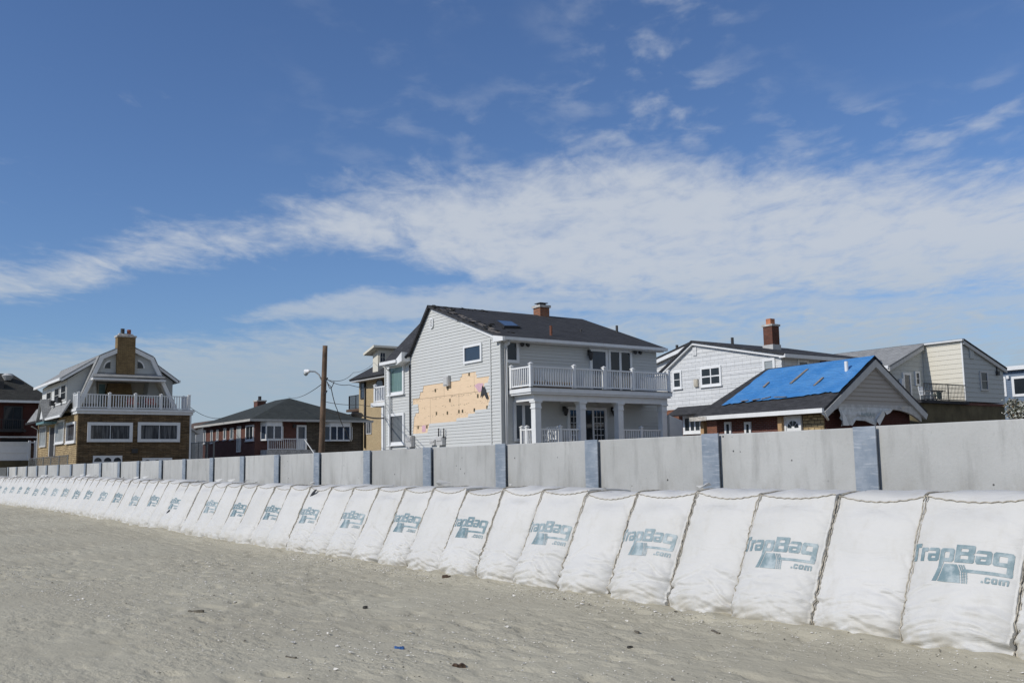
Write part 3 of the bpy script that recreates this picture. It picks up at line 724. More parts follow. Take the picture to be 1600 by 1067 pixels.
# ================================================================== house E: grey sided house with the torn gable
def house_grey():
    r = thing('sided_house', (-37.5, 25, GZ), 'two-storey pale grey sided house with bare plywood patch on its gable and white balcony', 'house')
    G = Fr('Y', 23.0); S = Fr('X', -33.38); x0, x1, xa = -43.30, -33.38, -38.95; yb = 31.65
    core = MB()
    core.prism([G.P(x0, GZ), G.P(x1, GZ), G.P(x1, 7.0), G.P(xa, 8.98), G.P(-40.85, 6.95), G.P(x0, 6.75)], (0, yb-23, 0))
    gp = [(x0, GZ), (x1, GZ), (x1, 7.02), (xa, 8.98), (-40.80, 6.95), (x0, 6.80)]
    gable_main = [(-40.74, GZ), (x1, GZ), (x1, 7.02), (xa, 9.0), (-40.74, 7.0)]
    z3 = lambda x, y: G.px(560+x/4.27, 460+y/4.27)
    patch = [z3(*p) for p in [(365, 930), (375, 805), (405, 790), (400, 738), (365, 735), (365, 705), (410, 690), (410, 665), (435, 635), (435, 607), (585, 582), (590, 600), (640, 600), (672, 570), (682, 560), (695, 532), (785, 517), (785, 546), (870, 535), (875, 570), (842, 600), (842, 650), (882, 668), (878, 705), (862, 755), (782, 768), (775, 800), (665, 820), (650, 845), (475, 865), (460, 928)]]
    def hole(z):
        xs_ = []
        for i in range(len(patch)):
            a, b = patch[i], patch[(i+1) % len(patch)]
            if (a[1] > z) != (b[1] > z): xs_.append(a[0]+(b[0]-a[0])*(z-a[1])/(b[1]-a[1]))
        return (min(xs_), max(xs_)) if len(xs_) >= 2 else None
    clap(core, G, gable_main, .135, .021, hole)
    clap(core, G, [(x0, GZ), (-40.74, GZ), (-40.74, 6.8), (x0, 6.8)], .135, .021)
    clap(core, S, [(23.0, GZ), (yb, GZ), (yb, 7.0), (23.0, 7.0)], .135, .021)
    core.build('wall', sid_grey, r)
    m = MB(); us = [p[0] for p in patch]; zs = [p[1] for p in patch]
    m.fbox(G, min(us)-.1, max(us)+.1, min(zs)-.1, max(zs)+.1, .0008, .0035); m.build('exposed_plywood', plywood, r)
    a = z3(775, 600); b = z3(835, 650); m = MB(); m.face([G.P(u, z, .012) for u, z in [(a[0], a[1]-.05), (a[0]+.35, b[1]), (b[0]-.03, b[1]+.08), (b[0], a[1]), (a[0]+.3, a[1]+.03)]]); m.build('pink_board_patch', pink_foam, r)
    a = z3(425, 900); m = MB(); m.fbox(G, a[0], a[0]+.33, a[1]-.12, a[1]+.18, .004, .008); m.build('pink_board_patch', pink_foam, r)
    m = MB()
    for pts in ([(832, 605), (850, 640), (845, 660), (822, 690)], [(846, 610), (872, 690), (862, 700), (840, 650)]): m.face([G.P(*z3(*p), .04+.03*random.random()) for p in pts])
    m.build('hanging_strip', dark_metal, r)
    for q in [(515, 640), (598, 628), (612, 706), (522, 793), (595, 790), (672, 780), (696, 778), (775, 770), (860, 752), (798, 678), (400, 886), (458, 882), (740, 532)]:
        a = z3(*q); m = MB(); m.fbox(G, a[0]-.05, a[0]+.05, a[1]-.07, a[1]+.07, .004, .02); m.build('staple_plate', olive_wall, r)
    # corner boards and rake trims
    m = MB(); m.fbox(G, x1-.02, x1+.05, GZ, 6.98, .001, .05); m.fbox(G, -34.12, -34.05, GZ, 7.0, .034, .05); m.fbox(G, x0-.04, x0+.04, GZ, 6.8, .001, .05); m.build('corner_trim', sid_grey, r)
    m = MB()
    def rake(ax, az_, bx, bz, w, d): m.hexa([G.P(ax, az_-w, .035), G.P(bx, bz-w, .035), G.P(bx, bz-w, d), G.P(ax, az_-w, d), G.P(ax, az_, .035), G.P(bx, bz, .035), G.P(bx, bz, d), G.P(ax, az_, d)])
    rake(xa+.15, 8.93, -36.6, 8.17, .12, .06); rake(-36.3, 8.07, x1-.1, 7.04, .17, .07); m.build('rake_trim', white_paint, r)
    m = MB(); rake(-40.78, 7.0, xa-.05, 8.98, .1, .06); m.build('rake_trim', dark_metal, r)
    # roofs
    e = MB(); ov = 22.82
    e.slab([(xa, ov, 9.10), (x1+.40, ov, 6.985), (x1+.40, yb+.25, 6.985), (xa, yb+.25, 9.10)], .11)
    e.slab([(xa-.02, ov, 9.085), (-40.86, ov, 6.97), (-40.86, yb+.25, 6.97), (xa-.02, yb+.25, 9.085)], .11)
    e.build('roof', asph_dark, r)
    # wing roof: rises from the gutter towards the back
    XR = onY(598, 566, 22.55).x; q = onX(658, 503, XR); slope_y = q.y; slope_z = q.z
    e = MB(); e.slab([(XR, 22.55, 6.80), (-40.86, 22.55, 6.80), (-39.4, slope_y, slope_z), (XR, slope_y, slope_z)], .12)
    e.build('wing_roof', asph_dark, r)
    e = MB(); e.prism([(XR+.01, 22.62, 6.68), (XR+.01, slope_y, slope_z-.13), (XR+.01, slope_y, slope_z-.4), (XR+.01, 23.0, 6.6)], (.05, 0, 0)); e.build('wing_rake_trim', white_paint, r)
    m = MB(); m.box(XR-.12, -41.25, 22.42, 22.56, 6.66, 6.80); m.build('gutter', white_paint, r)
    m = MB(); m.hexa([(-41.35, 22.5, 6.56), (-40.80, 22.5, 6.70), (-40.80, 22.97, 6.70), (-41.35, 22.97, 6.56), (-41.35, 22.5, 6.82), (-40.80, 22.5, 7.12), (-40.80, 22.97, 7.12), (-41.35, 22.97, 6.82)]); m.build('eave_return', white_paint, r)
    m = MB(); m.box(XR, -41.36, 22.57, 22.97, 6.585, 6.64); m.build('soffit', white_paint, r)
    m = MB(); m.box(x1+.32, x1+.47, ov+.05, yb+.3, 6.84, 6.97); m.build('gutter', white_paint, r)
    m = MB(); m.box(x1+.04, x1+.315, ov+.1, yb+.2, 6.80, 6.845); m.build('soffit', white_paint, r)
    m = MB(); m.hexa([(x1-.25, 22.80, 6.80), (x1+.45, 22.80, 6.80), (x1+.45, 22.94, 6.80), (x1-.25, 22.94, 6.80), (x1-.25, 22.80, 7.08), (x1+.45, 22.80, 6.965), (x1+.45, 22.94, 6.965), (x1-.25, 22.94, 7.08)]); m.build('eave_return', white_paint, r)
    pipe(r, [(x1+.38, 23.18, 6.84), (x1+.36, 23.18, 6.72), (x1+.10, 23.18, 6.5), (x1+.10, 23.18, GZ)], .055, white_paint, 'downspout')
    pipe(r, [(XR+.1, 22.5, 6.66), (XR+.1, 22.88, 6.35), (XR+.1, 22.9, GZ)], .05, white_paint, 'downspout')
    pipe(r, [G.P(*G.px(642, 570), .07), G.P(*G.px(643, 690), .07)], .035, dark_metal, 'conduit')
    # torn shingles along the near rake and ridge
    rs = random.Random(5); m = MB()
    sl = (6.985-9.10)/((x1+.40)-xa)
    for k in range(70):
        if k < 46: x = xa+rs.random()**1.0*5.2; y = ov+rs.random()**2*1.2
        else: x = xa+rs.random()*.5; y = ov+rs.random()*3
        z = 9.10+(x-xa)*sl+.008; s = rs.uniform(.05, .13); a = rs.uniform(0, 3); c_, s_ = math.cos(a)*s, math.sin(a)*s; l = rs.uniform(.005, .05)
        m.slab([(x-c_, y-s_, z+c_*-sl+l), (x+s_, y-c_, z+.01), (x+c_, y+s_, z+c_*sl+.01), (x-s_, y+c_, z+l*.6)], .012)
    m.build('torn_shingles', asph_brown, r)
    m = MB()
    for k in range(26):
        x = xa+.5+k*.19+rs.uniform(-.1, .1); y = ov+rs.uniform(.02, .7); z = 9.10+(x-xa)*sl+.006; a = rs.uniform(.12, .45); b = rs.uniform(.05, .25)
        m.slab([(x, y, z), (x+a, y, z+a*sl), (x+a, y+b, z+a*sl), (x, y+b, z)], .004)
    m.build('bare_roof_board', grey_wood, r)
    # skylight, roof vents, chimney
    def onroof(x, y):
        d = ray(x, y); n = Vector((-sl, 0, 1)); p0 = Vector((xa, 25, 9.10)); t = (p0-Vector((0, 0, EYE))).dot(n)/Vector(d).dot(n); return Vector((0, 0, EYE))+Vector(d)*t
    c = [onroof(*q) for q in ((774, 503.5), (800, 505.5), (813, 513.5), (788, 513))]; up = Vector((0, 0, .10))
    m = MB(); m.slab([p+up for p in c], .12); o = m.build('skylight', dark_metal, r)
    cc = sum(c, Vector())/4; m = MB(); m.slab([cc+(p-cc)*.84+up*1.12 for p in c], .01); m.build('pane', g_sky, o)
    for x, y, hh, mt in ((861, 524, .42, rust), (964, 519, .32, dark_metal), (908, 560-42, .1, dark_metal)):
        p = onroof(x, y); m = MB(); m.tube([p-Vector((0, 0, .05)), p+Vector((0, 0, hh))], .06, 8); m.build('roof_vent', mt, r)
    p = onX(846, 492, xa)
    o = chimney(r, xa-.28, xa+.28, p.y-.28, p.y+.28, 8.9, 9.45, orange_brick, 0)
    m = MB(); m.box(xa-.16, xa+.16, p.y-.16, p.y+.16, 9.571, 9.66); m.box(xa-.24, xa+.24, p.y-.24, p.y+.24, 9.665, 9.70); m.build('chimney_hood', dark_metal, o)
    # gable details
    wpx(r, G, 726, 541, 754.5, 564.5, fw=.10, pane=g_sky, sill=False, d=.08)
    a = G.px(674, 497); b = G.px(677, 513); u = (a[0]+b[0])/2; m = MB()
    h = (a[1]-b[1])/2; zc = (a[1]+b[1])/2
    m.prism([G.P(u+.17*cx_, zc+h*cz, .03) for cx_, cz in ((-1, .6), (-.5, 1), (.5, 1), (1, .6), (1, -.6), (.5, -1), (-.5, -1), (-1, -.6))], (0, -.05, 0)); o = m.build('gable_vent', white_paint, r)
    m = MB()
    for k in range(5): m.fbox(G, u-.11, u+.11, zc-h*.6+k*h*.28, zc-h*.6+k*h*.28+.03, .081, .1)
    m.build('louvre', trim_grey, o)
    a = G.px(697, 588); m = MB(); m.fbox(G, a[0], a[0]+.42, a[1]-.45, a[1], .03, .16); m.fbox(G, a[0]+.05, a[0]+.37, a[1]-.40, a[1]-.06, .16, .19); m.build('exhaust_vent', trim_grey, r)
    # wing windows
    wpx(r, G, 608, 573, 633, 614.5, fw=.12, pane=g_teal, d=.09, sill=True); wpx(r, G, 609, 647, 633.5, 694, fw=.13, pane=g_grey, d=.09, sill=True)
    # meters and boxes at the foot of the gable
    for (xa_, ya_, xb_, yb_, dd) in ((640, 681, 649, 698, .22), (675, 687, 683, 695, .14), (687, 682, 697, 695, .2)):
        a, b = G.px(xa_, ya_), G.px(xb_, yb_); m = MB(); m.fbox(G, a[0], b[0], b[1], a[1], .03, dd); m.fbox(G, a[0]+.05, b[0]-.05, (a[1]+b[1])/2, a[1]-.05, dd, dd+.03); m.build('utility_box', trim_grey, r)
    for x in (689, 697): pipe(r, [G.P(*G.px(x, 684), .12), G.P(*G.px(x, 669), .12)], .03, dark_metal, 'conduit')
    # side balcony at the far end
    m = MB(); a = G.px(580, 633); m.box(-44.9, -43.4, 23.0, 25.5, a[1]-.10, a[1]+.10); m.build('side_balcony_floor', white_paint, r)
    b = G.px(587, 607); railing(r, (-44.5, 23.05), (-43.42, 23.05), a[1]+.10, b[1]+.05, [0], step=.16, bw=.06)
    m = MB(); a = G.px(598, 640); m.box(-43.95, -43.75, 23.1, 23.3, GZ, a[1]+.28); m.build('balcony_post', white_paint, r)
    # right face, upper floor
    wpx(r, S, 787, 530, 810, 568, fw=.13, d=.08)
    p = S.px(920, 546); q = S.px(947, 610); window(r, S, p[0], 4.86, q[0]+.1, p[1]+.06, fw=.13, pane=g_sky, name='balcony_door')
    p = S.px(949, 546); q = S.px(986, 600); window(r, S, p[0], 4.86, q[0]+.05, p[1]+.02, fw=.12, cols=2, bar=.12, name='sliding_door')
    def lantern(x, y, s=.2):
        u, z = S.px(x, y); m = MB(); m.fbox(S, u-.04, u+.04, z+.02, z+s, .03, .16)
        c = S.P(u, z, .20); m.tube([c-Vector((0, 0, s*.8)), c-Vector((0, 0, s*.2)), c+Vector((0, 0, s*.45)), c+Vector((0, 0, s*.75))], [.05, .10, .12, .02], 8); m.build('wall_lantern', dark_metal, r)
    lantern(918.5, 556, .26); lantern(879.5, 643, .22); lantern(955, 644, .22)
    for x, y in ((815, 538.5), (991, 550.5)):
        u, z = S.px(x, y); m = MB(); m.fbox(S, u-.07, u+.07, z-.05, z+.07, .03, .10)
        for k in (-1, 1): c = S.P(u+k*.12, z, .16); m.tube([c, c+Vector((.12, k*.05, -.06))], [.05, .075], 8)
        m.build('flood_light', dark_metal, r)
    # deck and porch
    X1 = -31.76; y0, y1 = 23.3, 31.0
    m = MB(); m.box(-33.34, X1, y0, y1, 4.66, 4.83); m.build('balcony_floor', white_paint, r)
    m = MB(); m.box(-33.3, X1+.02, y0-.015, y1+.02, 4.831, 4.86); m.build('balcony_edge', dark_metal, r)
    m = MB(); m.box(-33.34, X1-.05, y0+.05, y1-.05, 4.585, 4.659); m.build('crown_moulding', white_paint, r)
    m = MB(); Xc = X1-.35
    m.box(Xc-.13, Xc+.13, y0+.30, y1-.1, 4.33, 4.584); m.box(-33.32, Xc-.131, y0+.30, y0+.52, 4.33, 4.584)
    for yy in (26.1, 28.16, 30.69): m.box(-33.32, Xc-.131, yy-.11, yy+.11, 4.35, 4.584)
    m.build('porch_beam', white_paint, r)
    m = MB(); m.box(-33.34, X1-.1, y0+.2, y1, GZ, 2.35); m.build('porch_floor', dark_deck, r)
    for yy in (23.8, 26.1, 28.16, 30.69):
        m = MB(); m.box(Xc-.14, Xc+.14, yy-.14, yy+.14, 2.351, 4.02); m.box(Xc-.17, Xc+.17, yy-.17, yy+.17, 4.021, 4.08); m.box(Xc-.15, Xc+.15, yy-.15, yy+.15, 4.081, 4.26); m.box(Xc-.19, Xc+.19, yy-.19, yy+.19, 4.261, 4.329)
        m.build('porch_column', white_paint, r)
    railing(r, (X1-.06, y0+.06), (X1-.06, y1-.1), 4.87, 5.66, [0, 2.2, 3.8, 5.4, 7.5])
    railing(r, (-33.2, y0+.06), (X1-.06-.06, y0+.06), 4.87, 5.66, [.04])
    railing(r, (X1-.12, y1-.1), (-33.25, y1-.1), 4.87, 5.66, [])
    railing(r, (Xc, 23.95), (Xc, 25.95), 2.36, 3.2, [1.05]); railing(r, (Xc, 28.31), (Xc, 30.54), 2.36, 3.2, [1.1]); railing(r, (-33.2, 23.8), (Xc-.15, 23.8), 2.36, 3.2, [.1, .45])
    # porch wall openings
    p = S.px(801, 628); q = S.px(833, 690); window(r, S, p[0], q[1], q[0], p[1], fw=.13, cols=2, bar=.14, pane=g_sky)
    p = S.px(885, 636); q = S.px(948, 690); o = window(r, S, p[0], 2.4, q[0], p[1]+.02, fw=.14, cols=3, bar=.10, rows=1, name='porch_door')
    u0, u1 = p[0]+.14, q[0]-.14; w3 = (u1-u0)/3; m = MB()
    for c in (0, 2):
        for k in range(1, 3): u = u0+w3*c+w3*k/3; m.fbox(S, u-.012, u+.012, 2.5, p[1]-.14, .0355, .05)
        for k in range(1, 6): z = 2.5+(p[1]-.14-2.5)*k/6; m.fbox(S, u0+w3*c+.05, u0+w3*(c+1)-.05, z-.012, z+.012, .0355, .047)
    m.build('glazing_bars', white_paint, o)
    # stair cheek at the right of the porch
    m = MB(); a = onX(1043, 650, -32.2); b = onX(1054, 657, -32.2); m.prism([(-32.4, 31.2, GZ), (-32.4, 31.2, a.z+.05), (-32.4, 32.0, b.z), (-32.4, 32.0, GZ)], (.2, 0, 0)); m.build('stair_wall', white_paint, r)
    return r
pale_weathered = plain('weathered_white_board', (.52, .51, .49), .7, .15, 5, grime=.3)
dark_deck = plain('dark_deck_board', (.085, .07, .058), .8, .25, 6)
grey_wood = plain('weathered_roof_board', (.22, .19, .16), .8, .3, 8)
rust = plain('rusty_pipe', (.16, .06, .035), .8, .3, 10)
orange_brick = brick('orange_chimney_brick', (.36, .13, .06), (.25, .09, .05), (.22, .17, .13), .2, .07, .012, .4)
house_grey()
# porch furniture
def chair(loc, rz, label, mat, group=None, s=1, lattice=True):
    r = thing('porch_chair', loc, label, 'chair', group); r.rotation_euler = (0, 0, rz)
    def part(name, m): o = m.build(name, mat, None); o.parent = r; return o
    m = MB(); m.box(-.25, .25, -.24, .24, .40, .44); part('seat', m)
    for a in (-1, 1):
        for b in (-1, 1): m = MB(); m.tube([(a*.22, b*.22, 0), (a*.23, b*.22, .40)], .02, 6); part('leg', m)
        m = MB(); m.tube([(a*.26, .2, .44), (a*.26, .2, .62), (a*.26, -.24, .66)], .02, 6); part('armrest', m)
    m = MB(); m.tube([(-.25, -.24, .44), (-.25, -.33, .98), (.25, -.33, .98), (.25, -.24, .44)], .022, 6)
    if lattice:
        for k in range(-4, 5):
            for sgn in (-1, 1):
                x0, x1 = k*.11-.11*sgn, k*.11+.11*sgn
                a = Vector((max(-.25, min(.25, x0)), -.25, .46)); b = Vector((max(-.25, min(.25, x1)), -.325, .97)); m.bar(a, b, .03, .012)
    else:
        for k in range(-2, 3): m.bar((k*.1, -.25, .44), (k*.1, -.33, .98), .07, .015)
    part('backrest', m); return r
chair((-32.75, 24.85, 2.35), math.radians(200), 'white lattice-backed porch chair under the balcony of the grey sided house', white_vinyl)
bd = MB(); bd.box(-33.1, -32.95, 23.7, 26.3, 4.861, 5.14); bd.box(-33.12, -32.7, 23.72, 26.28, 5.141, 5.19)
o = bd.build('wooden_bench', wood_tan); tag(o, 'low tan wooden bench behind the white balcony railing of the grey sided house', 'bench')

# ================================================================== house B: stone house with gambrel front and tall chimney
def gambrel_house():
    r = thing('gambrel_house', (-78, 18.5, GZ), 'stone and siding house with gambrel roof, front balcony and tall tan brick chimney', 'house')
    L = Fr('Y', 15.0); Fx = -72.2; S = Fr('X', Fx); y0, y1 = 15.0, 22.5; xe = -86.2
    m = MB(); m.box(xe, Fx, y0, y1, GZ, 5.75); m.build('core_wall', olive_wall, r)
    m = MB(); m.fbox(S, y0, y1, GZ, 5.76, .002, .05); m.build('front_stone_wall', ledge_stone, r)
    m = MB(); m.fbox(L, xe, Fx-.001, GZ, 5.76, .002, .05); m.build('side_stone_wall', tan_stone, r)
    m = MB(); m.box(xe, Fx+.06, y1, y1+.12, GZ, 5.76); m.build('corner_trim', white_paint, r)
    m = MB(); m.box(Fx-1.6, Fx+.16, y0-.14, y1+.2, 5.765, 5.95); m.box(Fx-1.6, Fx+.25, y0-.22, y1+.28, 5.951, 6.08); m.build('cornice', white_paint, r)
    m = MB(); m.box(Fx-1.6, Fx+.24, y0-.2, y1+.26, 6.081, 6.14); m.build('balcony_floor', trim_grey, r)
    # upper storey front and gambrel
    Xf = -73.4; U = Fr('X', Xf)
    gam = [(15.05, 6.15), (16.5, 9.85), (18.28, 10.72), (20.1, 9.9), (21.85, 6.15)]
    m = MB(); m.prism([(Xf-2.2, u, z) for u, z in gam], (xe+.4-Xf+2.2, 0, 0)); m.build('upper_wall', sid_beige, r)
    up = MB(); gz = 8.25
    gfront = clip([(p[0], p[1]-.05) for p in gam], 0, -1, -gz)
    up.prism([(Xf-.03, u, z) for u, z in gfront], (-2.1, 0, 0)); clap(up, U, gfront, .13, .022); up.build('gable_wall', sid_cool_light, r)
    # side cheeks of the recessed balcony
    m = MB(); m.prism([(Xf, 15.1, 6.15), (Xf, 15.95, 8.24), (Xf, 16.25, 8.24), (Xf, 15.4, 6.15)], (-2.1, 0, 0)); m.build('recess_cheek', sid_beige, r); m = MB(); m.prism([(Xf, 21.8, 6.15), (Xf, 20.85, 8.24), (Xf, 20.55, 8.24), (Xf, 21.5, 6.15)], (-2.1, 0, 0)); m.build('recess_cheek', sid_beige, r)
    # roof planes and white rakes
    ro = MB()
    for a, b in zip(gam[:-1], gam[1:]):
        d = Vector((0, b[0]-a[0], b[1]-a[1])).normalized(); n = Vector((0, -d.z, d.y))
        if n.z < 0: n = -n
        q = [Vector((Xf+.28, a[0], a[1]))+n*.1, Vector((Xf+.28, b[0], b[1]))+n*.1, Vector((xe, b[0], b[1]))+n*.1, Vector((xe, a[0], a[1]))+n*.1]
        ro.slab(q, .10)
    ro.build('roof', asph_grey, r)
    mitred(r, Xf+.20, [(15.0, 6.2)]+gam[1:-1]+[(21.9, 6.2)], .26, -.15, .12, white_paint)
    # little shed roof over the recessed balcony
    m = MB(); m.slab([(Xf-.05, 16.15, 8.74), (Xf+.95, 15.9, 8.36), (Xf+.95, 20.85, 8.42), (Xf-.05, 20.5, 8.76)], .1); m.build('balcony_roof', asph_grey, r)
    m = MB(); m.box(Xf-.1, Xf+.96, 15.9, 20.85, 8.14, 8.26); m.build('balcony_roof_fascia', white_paint, r)
    # chimney
    zz = lambda x, y: (onX(x, y, Xf+.3).y, onX(x, y, Xf+.3).z)
    a = zz(184, 524); b = zz(212, 524)
    o = chimney(r, Xf-.35, Xf+.35, a[0], b[0], 8.5, a[1]-.1, chim_stone, 0)
    m = MB(); m.hexa([(Xf-.2, a[0]+.05, a[1]+.021), (Xf+.2, a[0]+.05, a[1]+.021), (Xf+.2, b[0]-.05, a[1]+.021), (Xf-.2, b[0]-.05, a[1]+.021), (Xf-.12, a[0]+.15, a[1]+.2), (Xf+.12, a[0]+.15, a[1]+.2), (Xf+.12, b[0]-.15, a[1]+.17), (Xf-.12, b[0]-.15, a[1]+.17)]); m.build('chimney_crown', mortar_white, o)
    for k, (f_, h_, mt) in enumerate(((.32, .38, dark_metal), (.68, .33, terracotta))):
        y = a[0]+(b[0]-a[0])*f_; m = MB(); m.tube([(Xf, y, a[1]+.15), (Xf, y, a[1]+.15+h_)], .14, 12); m.build('chimney_pot', mt, o)
    m = MB(); Xr = Xf-2.2
    m.prism([(Xr+.5, 17.15, 6.15), (Xr+.5, 17.55, 8.13), (Xr+.5, 19.1, 8.13), (Xr+.5, 19.4, 6.15)], (-.48, 0, 0)); m.build('chimney_base', chim_stone, r)
    R_ = Fr('X', Xr)
    for x0_, x1_ in ((152, 166), (225, 238)):
        p = onX(x0_, 600, Xr); q = onX(x1_, 618, Xr); window(r, R_, p.y, 6.3, q.y, p.z+.1, fw=.10, mat=sid_beige_m, pane=g_teal2, name='balcony_door')
    # quarter-round windows
    for x0_, x1_, sg in ((164, 174, -1), (216.5, 226.5, 1)):
        p = zz(x0_, 574.5); q = zz(x1_, 564); yl, yr_ = p[0], q[0]; z0, z1 = p[1], q[1]; cx_ = yr_ if sg < 0 else yl; Rw = yr_-yl; Hh = z1-z0
        def arc(k, d): return [U.P(cx_, z0, d)]+[U.P(cx_+sg*Rw*k*math.cos(t*math.pi/16), z0+Hh*k*math.sin(t*math.pi/16), d) for t in range(9)]
        m = MB(); m.prism(arc(1.15, .022), (.04, 0, 0)); o = m.build('window', white_paint, r); m = MB(); m.prism(arc(.92, .063), (.004, 0, 0)); m.build('pane', g_dark, o)
    # dormers on both sides
    for sgn, nm in ((-1, 'dormer'), (1, 'dormer')):
        m = MB()
        if sgn < 0: pts = [(14.6, 6.6), (14.6, 8.22), (16.35, 9.5), (16.6, 6.6)]
        else: pts = [(21.85, 6.6), (21.85, 8.35), (20.3, 9.45), (20.0, 6.6)]
        X1 = -74.15 if sgn < 0 else -74.3
        m.prism([(X1-.03, u, z) for u, z in pts], (-8.7, 0, 0)); clap(m, Fr('X', X1), pts, .13, .02); o = m.build(nm, sid_cool_light, r)
        m = MB()
        if sgn < 0: m.slab([(X1+.35, 14.1, 8.30), (X1+.35, 16.75, 10.05), (X1-9.2, 16.75, 10.05), (X1-9.2, 14.1, 8.30)], .12)
        else: m.slab([(X1+.35, 22.2, 8.42), (X1+.35, 19.95, 10.0), (X1-9.2, 19.95, 10.0), (X1-9.2, 22.2, 8.42)], .12)
        m.build('dormer_roof', asph_grey, o)
        m = MB(); yy = 14.02 if sgn < 0 else 22.2; zz_ = 8.12 if sgn < 0 else 8.24; m.box(X1-9.2, X1+.36, yy, yy+.12, zz_, zz_+.18)
        e0, e1 = ((14.15, 8.18), (16.6, 9.79)) if sgn < 0 else ((22.15, 8.30), (20.1, 9.74))
        m.hexa([(X1+.25, e0[0], e0[1]-.12), (X1+.25, e1[0], e1[1]-.12), (X1+.36, e1[0], e1[1]-.12), (X1+.36, e0[0], e0[1]-.12), (X1+.25, e0[0], e0[1]+.06), (X1+.25, e1[0], e1[1]+.08), (X1+.36, e1[0], e1[1]+.08), (X1+.36, e0[0], e0[1]+.06)])
        m.build('dormer_trim', white_paint, o)
    D = Fr('Y', 14.6); m = MB(); clap(m, D, [(-82.9, 6.6), (-74.15, 6.6), (-74.15, 8.2), (-82.9, 8.2)], .13, .02); m.build('dormer_side_wall', sid_white, r)
    for x0_, y0_, x1_, y1_ in ((74, 613, 80.5, 634), (86.5, 607, 93, 629), (96.5, 602, 103.5, 625)):
        wpx(r, D, x0_, y0_, x1_, y1_, fw=.09, mat=trim_grey, d=.06, rows=2)
    for x, y in ((84, 630), (95, 625)):
        u, z = D.px(x, y); m = MB(); m.fbox(D, u, u+.6, z-.2, z+.16, .03, .3); m.fbox(D, u+.06, u+.54, z-.15, z+.1, .301, .32); m.build('air_conditioner', dark_metal, r)
    # skirt roof along the side
    m = MB(); m.slab([(xe, 14.1, 5.72), (Fx-1.05, 14.1, 5.72), (Fx-1.3, 14.75, 6.8), (xe+.3, 14.75, 6.8)], .1); m.build('skirt_roof', asph_grey, r)
    m = MB(); m.box(-79.2, Fx-1.05, 14.02, 14.13, 5.58, 5.73); m.build('gutter', white_paint, r)
    m = MB(); m.box(xe, -79.3, 14.02, 14.13, 5.58, 5.73); m.build('gutter', dark_metal, r)
    # entry gable
    gx = onY(69, 640, 14.2).x; m = MB(); m.prism([(gx-1.1, 14.1, 5.75), (gx+1.1, 14.1, 5.75), (gx, 14.1, 7.05)], (0, 1.2, 0)); m.build('entry_gable', white_paint, r)
    m = MB(); m.slab([(gx, 13.9, 7.2), (gx+1.4, 13.9, 5.62), (gx+1.4, 15.2, 5.62), (gx, 15.2, 7.2)], .08); m.slab([(gx-.01, 13.9, 7.19), (gx-1.4, 13.9, 5.61), (gx-1.4, 15.2, 5.61), (gx-.01, 15.2, 7.19)], .08); m.build('entry_roof', asph_grey, r)
    m = MB(); m.box(gx-1.5, gx+1.4, 13.95, 14.8, 5.36, 5.52); m.build('entry_beam', g_teal2, r)
    pipe(r, [(xe+.3, 14.4, 5.5), (xe+.35, 14.9, 5.2), (xe+.35, 14.9, GZ)], .06, white_paint, 'downspout')
    wpx(r, L, 106.5, 661, 119.5, 691, fw=.16, pane=g_curt, d=.1, sill=True, base=.05); o = wpx(r, L, 90, 658, 102, 692, fw=.14, mat=white_paint, pane=g_pale, d=.1, sill=True, base=.05); wpx(r, L, 65, 667, 74, 698, fw=.12, mat=trim_grey, pane=g_pale, d=.1, base=.05)
    a = L.px(81, 669); b = L.px(86.5, 712); m = MB(); m.fbox(L, a[0], b[0], b[1], a[1], .05, .09); o = m.build('door', dark_metal, r); m = MB(); m.fbox(L, a[0]-.25, a[0], b[1], a[1]+.1, .05, .13); m.fbox(L, b[0], b[0]+.25, b[1], a[1]+.1, .05, .13); m.build('door_frame', trim_grey, o)
    # front windows
    for x0_, x1_ in ((136.5, 206), (215, 280)): wpx(r, S, x0_, 659.5, x1_, 690.5, fw=.21, mat=white_paint, pane=g_curt, d=.12, cols=2, bar=.03, base=.05)
    a = S.px(206.5, 701); m = MB(); m.fbox(S, a[0]-.05, a[0]+.35, a[1]-.3, a[1], .05, .16); m.build('vent_grille', dark_metal, r)
    for x0_, x1_ in ((145, 190), (222, 268)):
        p = S.px(x0_, 713 if x0_ < 200 else 716.5); q = S.px(x1_, 730); m = MB(); m.fbox(S, p[0], q[0], GZ, p[1]+.05, .05, .10); o = m.build('garage_door', white_paint, r)
        ww = (q[0]-p[0])/3
        for k in range(3):
            c = p[0]+ww*(k+.5); m = MB(); m.prism([S.P(c-.24, p[1]-.35, .101)]+[S.P(c+.24*math.cos(math.pi-t*math.pi/8), p[1]-.30+.22*math.sin(t*math.pi/8), .101) for t in range(9)]+[S.P(c+.24, p[1]-.35, .101)], (.006, 0, 0)); m.build('arched_pane', g_dark, o)
    # balcony rails
    yl, yr_ = 14.95, 22.4
    railing(r, (Fx+.1, yl), (Fx+.1, yr_), 6.15, 7.08, [0, 2.0, 3.72, 5.48, yr_-yl], step=.17, bw=.06, pw=.17)
    railing(r, (Fx-1.2, yl), (Fx, yl), 6.15, 7.08, [0], step=.2, bw=.08, pw=.15); railing(r, (Fx, yr_), (Fx-1.2, yr_), 6.15, 7.08, [1.2], step=.2, bw=.07, pw=.15)
    return r
sid_cool_light = siding('light_grey_siding', (.50, .515, .505), .05, .2)
sid_beige_m = plain('beige_door_trim', (.50, .46, .38), .6, .08)
gambrel_house()
red_cloth = plain('red_cushion', (.30, .045, .04), .8, .2, 6)
